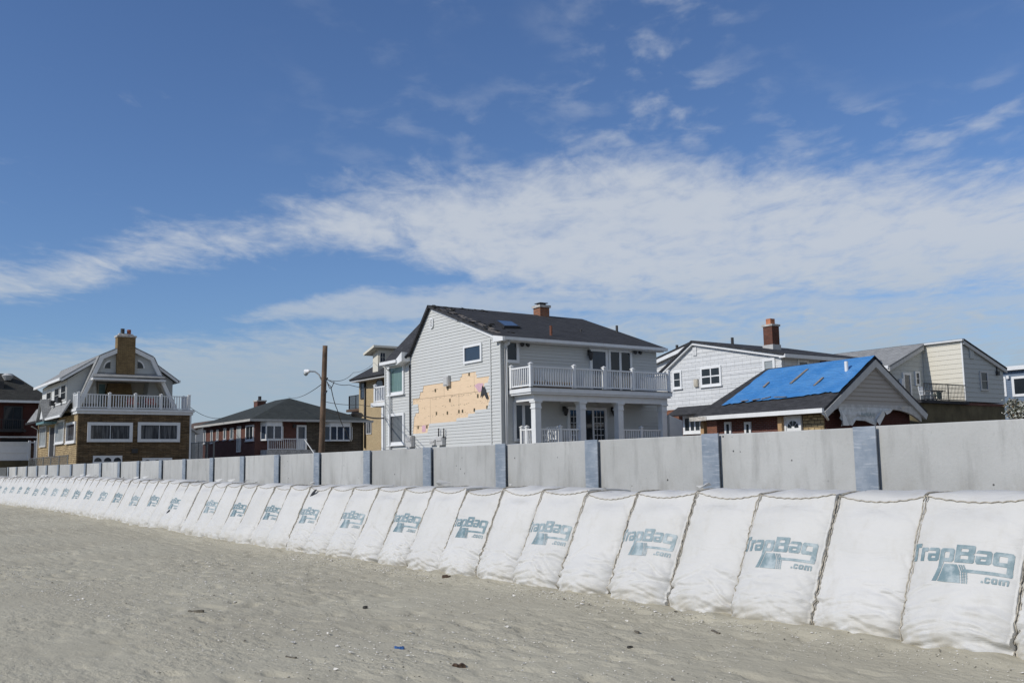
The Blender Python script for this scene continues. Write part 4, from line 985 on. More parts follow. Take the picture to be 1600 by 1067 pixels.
def red_seat(y, lab):
    r = thing('balcony_chair', (-73.0, y, 6.14), lab, 'chair', 'red chairs on the stone house balcony')
    m = MB(); m.box(-73.3, -72.7, y-.33, y+.33, 6.5, 6.62); m.build('seat', red_cloth, r)
    m = MB(); m.hexa([(-73.35, y-.33, 6.62), (-73.22, y-.33, 6.62), (-73.22, y+.33, 6.62), (-73.35, y+.33, 6.62), (-73.5, y-.3, 7.0), (-73.4, y-.3, 7.0), (-73.4, y+.3, 7.0), (-73.5, y+.3, 7.0)]); m.build('backrest', red_cloth, r)
    for a in (-.28, .28):
        for b in (-.25, .25): m = MB(); m.tube([(-73+b, y+a, 6.14), (-73+b, y+a, 6.5)], .03, 6); m.build('leg', dark_metal, r)
red_seat(18.75, 'red chair behind the left middle post of the gambrel house balcony railing'); red_seat(20.0, 'red chair behind the right middle post of the gambrel house balcony railing')

# ================================================================== house A: maroon brick house at the far left
def maroon_house():
    X = -95; S = Fr('X', X)
    r = thing('maroon_brick_house', (-101, 12, GZ), 'dark maroon brick house with charcoal hip roof at the left edge', 'house')
    ya, yb = 3.0, 17.3
    m = MB(); m.box(-108, X, ya, yb, GZ, 7.9); m.build('wall', dark_brick, r)
    zr = 10.75; m = MB()
    c = [(X+.5, ya-.5, 8.0), (X+.5, yb+.5, 8.0), (-108.5, yb+.5, 8.0), (-108.5, ya-.5, 8.0)]; a, b = (X-4.3, 7.5, zr), (X-4.3, 14.9, zr); a2, b2 = (-104, 7.5, zr), (-104, 14.9, zr)
    for f_ in ([c[0], c[1], b, a], [c[1], c[2], b2, b], [c[2], c[3], a2, b2], [c[3], c[0], a, a2], [a, b, b2, a2]): m.face(f_)
    m.face([c[3], c[2], c[1], c[0]]); m.build('roof', asph_brown, r)
    m = MB(); m.box(X+.45, X+.6, ya-.5, yb+.6, 7.86, 8.06); m.build('gutter', white_paint, r)
    p = S.px(12, 577+9); m = MB(); q = onX(12, 588, X-3); m.tube([(q.x, q.y, q.z-.35), (q.x, q.y, q.z+.05), (q.x, q.y, q.z+.25)], [.25, .5, .25], 12); m.build('roof_vent', trim_grey, r)
    q = onX(-1, 606, X-1.6); m = MB(); m.box(q.x-.8, q.x+.05, q.y-.6, q.y+.35, q.z-.6, q.z+.6); o = m.build('roof_dormer', dark_metal, r); m = MB(); m.box(q.x+.051, q.x+.1, q.y-.6, q.y+.38, q.z-.5, q.z-.3); m.build('dormer_sill', white_paint, o)
    p = S.px(6, 634); q = S.px(34, 672); window(r, S, p[0], q[1], q[0], p[1], fw=.1, mat=dark_metal, pane=g_dark, name='balcony_door', cols=2)
    m = MB(); m.fbox(S, S.px(-6, 671)[0], S.px(38, 671)[0], S.px(0, 673)[1]-.1, S.px(0, 673)[1]+.05, .01, .9); m.build('balcony_floor', dark_metal, r)
    railing(r, (X+.9, S.px(-6, 671)[0]), (X+.9, S.px(37, 671)[0]), S.px(0, 673)[1]+.05, S.px(0, 656)[1], [0, 1.9], mat=dark_metal, step=.16, bw=.03, pw=.05, cap=False, post_h=.02)
    p = S.px(0, 683); m = MB(); m.fbox(S, ya, yb+.1, p[1]-.05, p[1]+.08, .01, .35); m.build('band_course', white_paint, r)
    for x0_, x1_ in ((1, 44), (52, 58)): a = S.px(x0_, 685.5); b = S.px(x1_, 690); window(r, S, a[0], b[1]-.5, b[0], a[1], fw=.06, mat=dark_metal, pane=g_dark)
maroon_house()
def white_fence():
    X = -91; S = Fr('X', X)
    r = thing('panel_fence', (X, 14, GZ), 'white solid panel fence with brown gate in front of the maroon brick house', 'fence')
    a = S.px(-6, 692); b = S.px(45, 719); m = MB(); 
    clap(m, S, [(a[0]-4, b[1]), (b[0], b[1]), (b[0], a[1]), (a[0]-4, a[1])], .62, .03); m.fbox(S, a[0]-4, b[0], b[1], a[1], -.08, 0); m.fbox(S, a[0]-4, b[0]+.6, a[1]+.001, a[1]+.1, -.1, .06); m.build('fence_panel', white_vinyl, r)
    for x in (46, 55, 59):
        u = S.px(x, 700)[0]; m = MB(); m.fbox(S, u-.09, u+.09, GZ, a[1]+.2, -.08, .08); m.build('fence_post', white_vinyl, r)
    p = S.px(48, 696); q = S.px(53.5, 714); m = MB(); m.fbox(S, p[0], q[0], q[1], p[1], -.05, .02); m.build('gate', wood_brown, r)
    m = MB(); m.fbox(S, a[0]-4, b[0]+1.1, GZ, b[1]-.01, -.1, .1); m.build('base_wall', olive_wall, r)
white_fence()

# ================================================================== house C: brick bungalow with a hip roof
def bungalow():
    r = thing('brick_bungalow', (-80, 32.5, GZ), 'low red brick bungalow with dark hip roof, bay windows and white stoop railing', 'house')
    L = Fr('Y', 28.0); X = -73.84; S = Fr('X', X); xe, y1 = -86, 37.1
    m = MB(); m.box(xe, X, 28.0, y1, GZ, 5.5); m.build('wall', red_brick, r)
    p = S.px(478, 664); m = MB(); m.fbox(S, p[0], y1+.02, GZ, 5.49, .002, .06); m.build('stone_facing', grey_stone, r)
    ov = .55; c = [(X+ov, 28-ov, 5.62), (X+ov, y1+ov, 5.62), (xe-ov, y1+ov, 5.62), (xe-ov, 28-ov, 5.62)]; a, b = (-78.3, 32.6, 7.65), (-81.3, 32.6, 7.65)
    m = MB()
    for f_ in ([c[0], c[1], a], [c[1], c[2], b, a], [c[2], c[3], b], [c[3], c[0], a, b], [c[3], c[2], c[1], c[0]]): m.face(f_)
    m.build('roof', asph_green, r)
    m = MB(); m.box(X+ov-.02, X+ov+.1, 28-ov-.1, y1+ov+.1, 5.46, 5.63); m.box(xe-ov, X+ov-.021, 28-ov-.1, 28-ov+.02, 5.46, 5.63); m.build('gutter', trim_light, r)
    q = onY(406, 632, 33.5); o = chimney(r, q.x-.45, q.x+.45, 33.1, 33.9, 7.0, q.z+.25, red_brick, 0)
    m = MB(); m.tube([(q.x-.05, 33.5, q.z+.37), (q.x-.05, 33.5, q.z+.75)], .15, 10); m.build('chimney_pot', dark_metal, o)
    q = onY(369, 652, 30.0); m = MB(); m.tube([(q.x, 30, q.z-.6), (q.x, 30, q.z+.35)], .07, 8); m.build('roof_vent', dark_metal, r)
    # windows of the long side
    for x0_, y0_, x1_, y1_ in ((319, 672, 322, 693), (330, 672, 333, 692), (339, 671, 342, 688), (350, 669, 354, 687), (360.5, 668.5, 365.5, 686.5)): wpx(r, L, x0_, y0_, x1_, y1_, fw=.1, mat=white_paint, d=.06, sill=True)
    wpx(r, L, 385, 664.5, 397, 688, fw=.13, mat=white_paint, d=.08, cols=2, sill=True)
    wpx(r, L, 371, 666, 376.5, 706, fw=.09, mat=white_paint, pane=g_pale, d=.06, name='side_door')
    # bay windows
    def bay(x0_, x1_, ytop, ybot, n, dep):
        a = S.px(x0_, ytop); b = S.px(x1_, ybot); z0, z1 = b[1], a[1]; u0, u1 = a[0], b[0]; m = MB(); k = (u1-u0)*.16
        pts = [(u0, 0), (u0+k, dep), (u1-k, dep), (u1, 0)]
        m.prism([S.P(u, z0-.12, d+.003 if d == 0 else d) for u, d in pts], (0, 0, .12)); m.prism([S.P(u, z1-.14, d+.003 if d == 0 else d) for u, d in pts], (0, 0, 5.45-z1+.14))
        us = [u0+k+(u1-u0-2*k)*i/n for i in range(n+1)]
        for u in us: m.fbox(S, u-.05, u+.05, z0, z1-.14, dep-.12, dep-.005)
        m.fbox(S, u0, u0+.08, z0, z1-.14, .003, .1); m.fbox(S, u1-.08, u1, z0, z1-.14, .003, .1)
        o = m.build('bay_window', white_paint, r)
        g = MB()
        for i in range(3):
            (ua, da), (ub, db) = pts[i], pts[i+1]; g.face([S.P(ua, z0, max(.01, da-.06)), S.P(ub, z0, max(.01, db-.06)), S.P(ub, z1-.14, max(.01, db-.06)), S.P(ua, z1-.14, max(.01, da-.06))])
        g.build('pane', g_sky, o)
    bay(407, 442, 663, 686, 2, .5); bay(505, 550, 664, 687, 3, .5)
    a = S.px(463, 664); b = S.px(478, 704); o = window(r, S, a[0], 3.3, b[0], a[1], fw=.14, mat=white_paint, pane=g_sky, name='front_door', d=.08)
    m = MB(); m.fbox(S, a[0]+.14, b[0]-.14, 3.42, 4.1, .036, .05); m.build('door_panel', white_paint, o)
    u, z = S.px(459, 665); m = MB(); m.fbox(S, u-.1, u+.1, z-.15, z+.1, .01, .2); m.build('porch_light', dark_metal, r)
    m = MB(); a = S.px(407, 705); b = S.px(482, 705); m.fbox(S, a[0], b[0], GZ, 3.28, .005, 1.3); m.build('stoop', mortar_white, r)
    railing(r, (X+1.25, a[0]+.1), (X+1.25, b[0]-.9), 3.28, 4.1, [0, 3.1], step=.15, bw=.03, pw=.07, post_h=.02, cap=False)
    m = MB(); m.bar((X+1.25, b[0]-.9, 4.1), (X+2.4, b[0]-.3, 2.6), .06); m.build('stair_handrail', white_vinyl, r)
    pipe(r, [S.P(y1-.1, 5.5, .5), S.P(y1-.05, 5.2, .12), S.P(y1-.05, GZ, .12)], .05, dark_metal, 'downspout')
trim_light = plain('pale_fascia', (.46, .46, .44), .5, .08)
bungalow()

# ================================================================== house D: yellow brick house with a dormer
def yellow_house():
    Y = 45.0; L = Fr('Y', Y); r = thing('yellow_brick_house', (-86, 48, GZ), 'tall yellow brick house with arched window and cream dormer behind the grey sided house', 'house')
    x0 = L.px(561, 600)[0]; x1 = -70; ze = L.px(561, 590)[1]-.1
    m = MB(); m.box(x0, x1, Y, Y+9, GZ, ze); m.build('wall', yellow_brick, r)
    e0 = onY(545, 593.5, Y-1.0); q = onX(583, 560, e0.x+1.8)
    zr = e0.z+3.6; m = MB(); m.slab([(e0.x, Y-1.0, e0.z), (x1, Y-1.0, e0.z), (x1, Y+4.5, zr), (e0.x+4.0, Y+4.5, zr)], .2); m.face([(e0.x, Y-1, e0.z), (e0.x+4, Y+4.5, zr), (e0.x, Y+10, e0.z)]); m.build('roof', asph_dark, r)
    m = MB(); m.box(e0.x+.3, x1, Y-.95, Y, e0.z-.3, e0.z-.21); m.build('soffit', trim_grey, r)
    # dormer
    Yd = Y-.3; Fd = Fr('Y', Yd); a = Fd.px(582.5, 549); b = Fd.px(590.5, 580); Xd_ = b[0]; Sd = Fr('X', Xd_); zt_ = Fd.px(590, 546)[1]
    m = MB(); m.box(a[0], Xd_, Yd, Yd+5, b[1]-.3, zt_); o = m.build('dormer', sid_cream, r)
    m = MB(); m.slab([(a[0]-.7, Yd-.7, zt_-.25), (Xd_+.45, Yd-.7, zt_+.35), (Xd_+.45, Yd+5, zt_+.35), (a[0]-.7, Yd+5, zt_-.25)], .22); m.build('dormer_roof', sid_cream, o)
    p = Sd.px(592, 549); q = Sd.px(603, 568); window(o, Sd, p[0], q[1], q[0], p[1], fw=.14, mat=sid_cream, pane=g_sky, cols=2, rows=2, d=.1)
    wpx(r, L, 564, 598, 570.5, 623, fw=.14, mat=dark_metal, pane=g_sky, rows=2); wpx(r, L, 573, 659, 581, 678, fw=.1, mat=trim_grey, pane=g_curt, cols=2)
    a = L.px(588.5, 592); b = L.px(599.5, 608); cx_ = (a[0]+b[0])/2; rw = (b[0]-a[0])/2; m = MB()
    arc = lambda k, d: [L.P(cx_-rw*k, b[1]-.6, d)]+[L.P(cx_+rw*k*math.cos(math.pi-t*math.pi/10), b[1]+(a[1]-b[1])*.35*1+rw*k*math.sin(t*math.pi/10), d) for t in range(11)]+[L.P(cx_+rw*k, b[1]-.6, d)]
    m.prism(arc(1.12, .01), (0, -.06, 0)); o = m.build('arched_window', wood_brown, r); m = MB(); m.prism(arc(.9, .071), (0, -.01, 0)); m.build('pane', g_grey, o)
    pipe(r, [L.P(*L.px(571.5, 592), .1), L.P(*L.px(571.5, 700), .1)], .1, dark_metal, 'downspout')
    a = L.px(538, 640); b = L.px(563, 637); m = MB(); m.box(a[0], x0+.6, Y+.2, Y+3, b[1]-.25, b[1]); m.build('balcony_floor', wood_brown, r)
    railing(r, (a[0]+.5, Y+.3), (x0+.2, Y+.3), b[1], L.px(0, 622)[1]+.9 if False else b[1]+1.35, [0, 1.5, 3.0], mat=dark_metal, step=.2, bw=.05, pw=.09, cap=False, post_h=.02)
yellow_house()

# ================================================================== house F: white shingled house with a red brick chimney
def white_house():
    Y = 43.8; L = Fr('Y', Y); X = -36.25; S = Fr('X', X)
    r = thing('white_shingle_house', (-41, 48, GZ), 'white shingle-clad house with lopsided gable and tall red brick chimney', 'house')
    xl = -46.4; apx, apz = L.px(1085, 533.5); yb = 52.0; zb = L.px(1040, 641)[1]
    ev = L.px(1222, 551.5)[1]-.12
    le = L.px(1030, 584)
    poly = [(xl, zb), (X, zb), (X, ev), (apx, apz-.12), (xl, 6.8)]
    m = MB(); m.prism([L.P(u, z, 0) for u, z in [(xl, GZ), (X, GZ), (X, ev), (apx, apz-.12), (xl, 6.8)]], (0, yb-Y, 0)); clap(m, L, poly, .25, .018); clap(m, S, [(Y, 5.0), (yb, 5.0), (yb, ev), (Y, ev)], .25, .017); m.build('wall', shingle_white, r)
    m = MB(); m.fbox(L, xl, X+.001, GZ, zb-.001, .002, .02); m.build('lower_brick_wall', orange_brick2, r)
    # rear wing seen past the left rake
    q0 = L.px(1027, 560); 
    m = MB(); b_ = Fr('Y', Y+1.6); pts = [b_.px(1018, 566), b_.px(1086, 533.5), b_.px(1086, 600), b_.px(1018, 600)]
    clap(m, b_, [pts[3], pts[2], (pts[1][0], pts[1][1]-.1), (pts[0][0], pts[0][1]-.1)], .25, .018); m.prism([b_.P(u, z, -.01) for u, z in pts], (0, 5, 0)); m.build('rear_wing_wall', shingle_white, r)
    m = MB(); m.slab([b_.P(pts[0][0], pts[0][1]+.05, .3), b_.P(pts[1][0], pts[1][1]+.02, .3), b_.P(pts[1][0], pts[1][1]+.02, -7), b_.P(pts[0][0], pts[0][1]+.05, -7)], .12); m.build('rear_wing_roof', asph_dark, r)
    m = MB(); m.slab([L.P(pts[0][0], pts[0][1]-.1, -1.28), L.P(pts[1][0], pts[1][1]-.13, -1.28), L.P(pts[1][0], pts[1][1]-.13, -1.36), L.P(pts[0][0], pts[0][1]-.1, -1.36)], .22); m.build('rear_rake_board', white_paint, r)
    # main roof and rakes
    sl = (ev-apz+.12)/(X-apx); xo = X+.45; m = MB()
    m.slab([(apx, Y-.3, apz+.05), (xo, Y-.3, apz+.05+sl*(xo-apx)), (xo, yb+.3, apz+.05+sl*(xo-apx)), (apx, yb+.3, apz+.05)], .12)
    lx, lz = L.px(1030, 586); 
    m.slab([(apx-.01, Y-.3, apz+.045), (lx-.2, Y-.3, lz-.1), (lx-.2, yb+.3, lz-.1), (apx-.01, yb+.3, apz+.045)], .12); m.build('roof', asph_dark, r)
    m = MB()
    for (ax_, az_), (bx_, bz_), w_ in (((apx, apz-.075), (xo-.1, apz-.075+sl*(xo-.1-apx)), .15), ((lx-.1, lz-.2), (apx, apz-.075), .13)):
        m.hexa([L.P(ax_, az_-w_, .03), L.P(bx_, bz_-w_, .03), L.P(bx_, bz_-w_, .22), L.P(ax_, az_-w_, .22), L.P(ax_, az_, .03), L.P(bx_, bz_, .03), L.P(bx_, bz_, .22), L.P(ax_, az_, .22)])
    m.build('rake_board', white_paint, r)
    m = MB(); ze = apz+.05+sl*(xo-apx)-.12; m.box(xo-.1, xo+.04, Y-.28, yb+.3, ze-.12, ze+.08); m.box(X+.03, xo-.11, Y-.25, yb+.2, ze-.12, ze-.06); m.build('gutter', white_paint, r)
    # chimney
    yc = 47.0; ca, cb_ = onY(1192.5, 520, yc), onY(1206.5, 520, yc); cy1 = onX(1217.5, 520, cb_.x).y; z_t = onY(1205, 506, yc).z-.12
    o = chimney(r, ca.x, cb_.x, yc, cy1, 8.0, z_t, chimney_brick, 0)
    m = MB(); xc_, ym_ = (ca.x+cb_.x)/2, (yc+cy1)/2; m.box(xc_-.2, xc_+.15, ym_-.2, ym_+.2, z_t+.121, z_t+.48); m.build('chimney_pot', terracotta_l, o)
    m = MB(); m.box(ca.x-.05, cb_.x+.05, yc-.05, cy1+.05, 8.2, onY(1200, 541, yc).z+.08); m.build('chimney_flashing', trim_grey, o)
    for x, y in ((1144.5, 538), (1058, 549)):
        q = onY(x, y, Y+2.5); m = MB(); m.tube([(q.x, q.y, q.z-.3), (q.x, q.y, q.z+.42)], .09, 8); m.build('roof_vent', dark_metal, r)
    wpx(r, L, 1052, 580.5, 1066.5, 606.5, fw=.12, rows=2, d=.08, sill=True); wpx(r, L, 1095, 574.5, 1128.5, 601.5, fw=.13, cols=2, rows=2, bar=.08, d=.08, sill=True); wpx(r, L, 1192, 561, 1213, 590, fw=.16, pane=g_pale, d=.08)
    a = L.px(1086, 593); m = MB(); m.fbox(L, a[0], a[0]+.32, a[1]-.45, a[1], .03, .14); m.fbox(L, a[0]+.05, a[0]+.27, a[1]-.38, a[1]-.1, .141, .16); m.build('utility_box', sid_beige_m, r)
    a = L.px(1086, 543); m = MB(); m.fbox(L, a[0]-.15, a[0]+.15, a[1]-.5, a[1], .03, .07); m.build('gable_vent', shingle_white, r)
    wpx(r, S, 1245, 562, 1263, 580, fw=.13, pane=g_grey); wpx(r, S, 1290, 563, 1302, 580, fw=.13, pane=g_dark); 
    u, z = S.px(1283, 565); m = MB(); m.fbox(S, u-.12, u+.12, z-.2, z+.1, .03, .25); m.build('wall_lantern', rust, r)
    wpx(r, L, 1068, 650, 1098, 676, fw=.16, pane=g_dark, cols=3, bar=.12, sill=True); 
    m = MB(); a = L.px(1060, 640); b = L.px(1100, 652); m.slab([L.P(a[0], a[1]+.15, .02), L.P(b[0]+1.5, a[1]+.15, .02), L.P(b[0]+1.5, b[1]+.2, 1.0), L.P(a[0], b[1]+.2, 1.0)], .1); m.build('pent_roof', asph_dark, r)
terracotta_l = plain('orange_flue', (.42, .17, .09), .8, .2)
orange_brick2 = brick('orange_red_brick', (.24, .085, .045), (.18, .06, .035), (.2, .15, .11), .22, .075, .01, .3)
white_house()

# ================================================================== garage G with the blue tarpaulin
def garage():
    Y = 31.6; L = Fr('Y', Y); X = -24.17; S = Fr('X', X)
    r = thing('tarped_garage', (-27.5, 34.7, GZ), 'low brick and stone garage with taupe gable, dark roof under a blue tarpaulin', 'garage')
    xl = -30.8; yb = 37.8; yr_ = 34.7; ze = 3.90; zr = 5.85
    m = MB(); m.box(xl+.7, X-.35, Y+.35, yb-.3, GZ, ze-.05); m.build('wall', red_brick, r)
    # gable
    m = MB(); gp = [(Y+.42, ze+.02), (yb-.42, ze+.02), (yr_, zr-.20)]
    m.prism([S.P(u, z, -.02) for u, z in gp], (-.3, 0, 0)); clap(m, S, gp, .17, .03); m.build('gable_wall', sid_taupe, r)
    # roof: hip-like left end runs down to the eave, gable at the right
    XL = xl; m = MB(); s = (zr-ze)/(yr_-Y)
    rl = onY(1197, 579.5, yr_).x
    f1 = [(X+.12, Y-.25, ze-.18), (XL-.2, Y-.25, ze-.18), (rl, yr_, zr), (X+.12, yr_, zr)]
    f2 = [(X+.12, yb+.25, ze-.18), (XL-.2, yb+.25, ze-.18), (rl, yr_+.001, zr-.002), (X+.12, yr_+.001, zr-.002)]
    m.slab(f1, .12); m.slab(f2, .12); m.slab([(XL-.2, Y-.25, ze-.185), (XL-.2, yb+.25, ze-.185), (rl, yr_, zr-.004)], .12); m.build('roof', asph_dark, r)
    mitred(r, X+.02, [(Y-.25, ze-.305), (yr_, zr-.125), (yb+.25, ze-.305)], .25, 0, .13, trim_grey)
    m = MB(); m.box(XL+.3, X+.10, Y-.36, Y-.24, ze-.34, ze-.17); m.build('gutter', white_paint, r)
    m = MB(); m.box(XL-.2, XL+.8, Y-.38, Y-.25, ze-.36, ze-.19); m.build('broken_gutter', mortar_white, r)
    pipe(r, [(X+.0, Y-.3, ze-.3), (X+.06, Y-.1, ze-.45), (X+.0, Y+.1, ze-.6)], .05, white_paint, 'downspout')
    m = MB(); m.box(XL+.3, X+.1, Y-.2, Y+.34, ze-.36, ze-.30); m.build('soffit', wood_brown, r)
    # arched apron and torn wrap below the gable
    m = MB(); zt = ze+.02
    def apz(u): t = (u-Y)/(yb-Y); return zt-.20-.0*t
    rl_ = lambda u: ze-.18+(zr-ze+.18)*(1-abs(u-yr_)/(yr_-Y+.25))-.16
    n = 22; ua, ub = Y+.30, yb-.1
    for k in range(n):
        u0, u1 = ua+(ub-ua)*k/n, ua+(ub-ua)*(k+1)/n
        def low(u):
            t = (u-34.9)/(yb-34.9)
            return zt-.15-(.55*max(0, t)**3.4) if u > 34.9 else zt-.15-.16*max(0, (32.4-u)/.5)**1.5
        m.hexa([S.P(u0, low(u0), -.05), S.P(u1, low(u1), -.05), S.P(u1, low(u1), .06), S.P(u0, low(u0), .06), S.P(u0, min(zt-.002, rl_(u0)), -.05), S.P(u1, min(zt-.002, rl_(u1)), -.05), S.P(u1, min(zt-.002, rl_(u1)), .06), S.P(u0, min(zt-.002, rl_(u0)), .06)])
    m.build('arched_fascia', pale_weathered, r)
    z5 = lambda x, y: S.px(1300+x/5.333, 560+y/5.333)
    m = MB(); rs = random.Random(3)
    top = [(40, 405), (100, 405), (160, 407), (220, 408), (280, 408), (340, 410), (400, 415), (470, 420)]
    bot = [(60, 565), (110, 550), (155, 560), (180, 515), (250, 520), (340, 560), (385, 470), (465, 440)]
    rows = 7; grid = []
    for j in range(rows+1):
        row = []
        for (a, b) in zip(top, bot):
            t = j/rows; x = a[0]+(b[0]-a[0])*t+rs.uniform(-6, 6)*t; y = a[1]+(b[1]-a[1])*t
            u, z = z5(x, y); row.append(S.P(u, z, .065+.10*abs(noise.noise((x*.02, y*.012, 3)))+.05*t*rs.random()))
        grid.append(row)
    for j in range(rows):
        for i in range(len(top)-1): m.face([grid[j][i], grid[j][i+1], grid[j+1][i+1], grid[j+1][i]])
    m.build('torn_house_wrap', torn_wrap, r, smooth=True)
    m = MB()
    for pts in ([(330, 520), (380, 430), (410, 470), (360, 560)], [(45, 440), (75, 480), (110, 560), (60, 560)], [(400, 440), (470, 425), (450, 455), (420, 470)], [(525, 405), (560, 425), (600, 402)]):
        m.face([S.P(*z5(*p), .16+.1*rs.random()) for p in pts])
    m.build('torn_flap', white_paint, r)
    # blue-grey printing on the wrap, weathered past reading
    m = MB()
    for k in range(16):
        x = 205+k*7+rs.uniform(-2, 2); y = 455+rs.uniform(-3, 8)
        m.face([S.P(*z5(x+a, y+b), .215) for a, b in ((0, 0), (4, rs.uniform(-2, 2)), (4, rs.uniform(14, 32)), (0, rs.uniform(14, 32)))])
    m.build('worn_print', bagprint, r)
    m = MB(); m.box(X-.34, X-.3, Y+.4, yb-.4, GZ, ze-.2); m.build('inner_wall', dark_brick, r)
    # front face under the eave
    Lf = Fr('Y', Y+.35)
    a = Lf.px(1262, 650); m = MB(); m.fbox(Lf, Lf.px(1256, 650)[0], X-.36, GZ, ze-.38, .002, .06); m.build('stone_facing', tan_stone, r)
    p = Lf.px(1228, 650); q = Lf.px(1256, 672); 
    m = MB(); m.fbox(Lf, p[0]-.01, q[0], GZ, p[1]-.02, .061, .12); o = m.build('door', white_paint, r)
    m = MB(); m.fbox(Lf, p[0]-.01, p[0]+.11, GZ, p[1], .121, .16); m.fbox(Lf, q[0]-.11, q[0], GZ, p[1], .121, .16); m.fbox(Lf, p[0]+.111, q[0]-.111, p[1]-.10, p[1], .121, .158); m.build('door_frame', white_paint, o)
    cx_ = (p[0]+q[0])/2; zc = Lf.px(1241, 669)[1]; rw = (q[0]-p[0])*.33; m = MB()
    for k in range(4):
        t0, t1 = math.pi*(k+.08)/4, math.pi*(k+.92)/4
        m.prism([Lf.P(cx_+rw*.3*math.cos(t0), zc+rw*.3*math.sin(t0), .121)]+[Lf.P(cx_+rw*math.cos(t0+(t1-t0)*s_/4), zc+rw*1.05*math.sin(t0+(t1-t0)*s_/4), .121) for s_ in range(5)]+[Lf.P(cx_+rw*.3*math.cos(t1), zc+rw*.3*math.sin(t1), .121)], (0, -.006, 0))
    m.build('fanlight', g_dark, o)
    for x in (1104.5, 1226): u = Lf.px(x, 665)[0]; m = MB(); m.fbox(Lf, u-.1, u+.1, GZ, ze-.37, .1, .3); m.build('porch_post', wood_tan, r)
    for x in (1133, 1164): a = Lf.px(x, 660); b = Lf.px(x+11, 680); window(r, Lf, a[0], a[1]-.7, b[0], a[1]+.02, fw=.10, d=.06)
    return r
garage()
def tarpaulin():
    Y = 31.6; X = -24.17; yr_ = 34.7; ze = 3.90; zr = 5.85; s = (zr-ze+.18)/(yr_-Y+.25)
    n0 = Vector((0, -s, 1)).normalized()
    def onr(x, y):
        d = Vector(ray(x, y)); p0 = Vector((0, yr_, zr)); n = Vector((0, -s, 1)); t = (p0-Vector((0, 0, EYE))).dot(n)/d.dot(n); return Vector((0, 0, EYE))+d*t
    bot = [onr(*q) for q in ((1128, 635), (1145, 632), (1160, 630), (1180, 628), (1200, 626.5), (1225, 624), (1250, 621), (1270, 618), (1292, 614.5), (1306, 614.5))]
    a, b = onr(1203, 578.5), Vector((X+.135, yr_, zr)); nx_, ny_ = 60, 30; m = MB(); g = []
    rs = random.Random(2)
    for i in range(nx_+1):
        f = i/nx_*(len(bot)-1); k = min(len(bot)-2, int(f)); B = bot[k]+(bot[k+1]-bot[k])*(f-k); T_ = a+(b-a)*(i/nx_)
        if i == nx_: B = Vector((X+.135, B.y, B.z))
        col = []
        for j in range(ny_+1):
            t = j/ny_; p = B+(T_-B)*t
            if j == 0: p = p+Vector((0, 1, s))*(.07*noise.noise((i*.33, 0, 4))+.03*noise.noise((i*1.1, 0, 2)))
            rip = .018*noise.noise((p.x*2.2, p.y*3.0, 1))+.045*abs(noise.noise((p.x*1.1+p.y*1.3, p.y*.6, 6)))
            if t > .95: rip *= (1-t)/.05
            col.append(p+n0*(.03+rip+.02))
        col.append(Vector((T_.x, yr_+.5, zr-.28)))
        g.append(col)
    slots = [((870, 600), (880, 575), .02)]
    for i in range(nx_):
        for j in range(ny_+1): m.face([g[i][j], g[i+1][j], g[i+1][j+1], g[i][j+1]])
    r = thing('blue_tarpaulin', (-27, 33.5, 4.8), 'bright blue tarpaulin battened over the dark roof of the low garage', 'tarpaulin')
    m.build('sheet', tarp_blue, r, smooth=True)
    z5 = lambda x, y: onr(1020+x/4.85, 480+y/4.85)
    for p, q, w_ in (((845, 618), (885, 580), .10), ((1050, 590), (1178, 482), .13), ((1228, 607), (1296, 545), .10)):
        A, B = z5(*p)+n0*.085, z5(*q)+n0*.085; m = MB(); m.bar(A, B, w_, .03); m.build('batten', grey_wood, r)
    for p, q in (((678, 722), (730, 716)), ((762, 714), (820, 706)), ((832, 706), (900, 690)), ((930, 692), (1020, 690))):
        A, B = z5(*p)+n0*.075, z5(*q)+n0*.075; m = MB(); m.bar(A, B, .11, .025); m.build('batten', grey_wood, r)
    p = onr(1323, 581); m = MB(); m.tube([p, p+Vector((0, 0, .42))], .075, 12); o = m.build('vent_pipe', white_vinyl); tag(o, 'short white vent pipe standing through the blue tarpaulin', 'vent pipe')
tarpaulin()

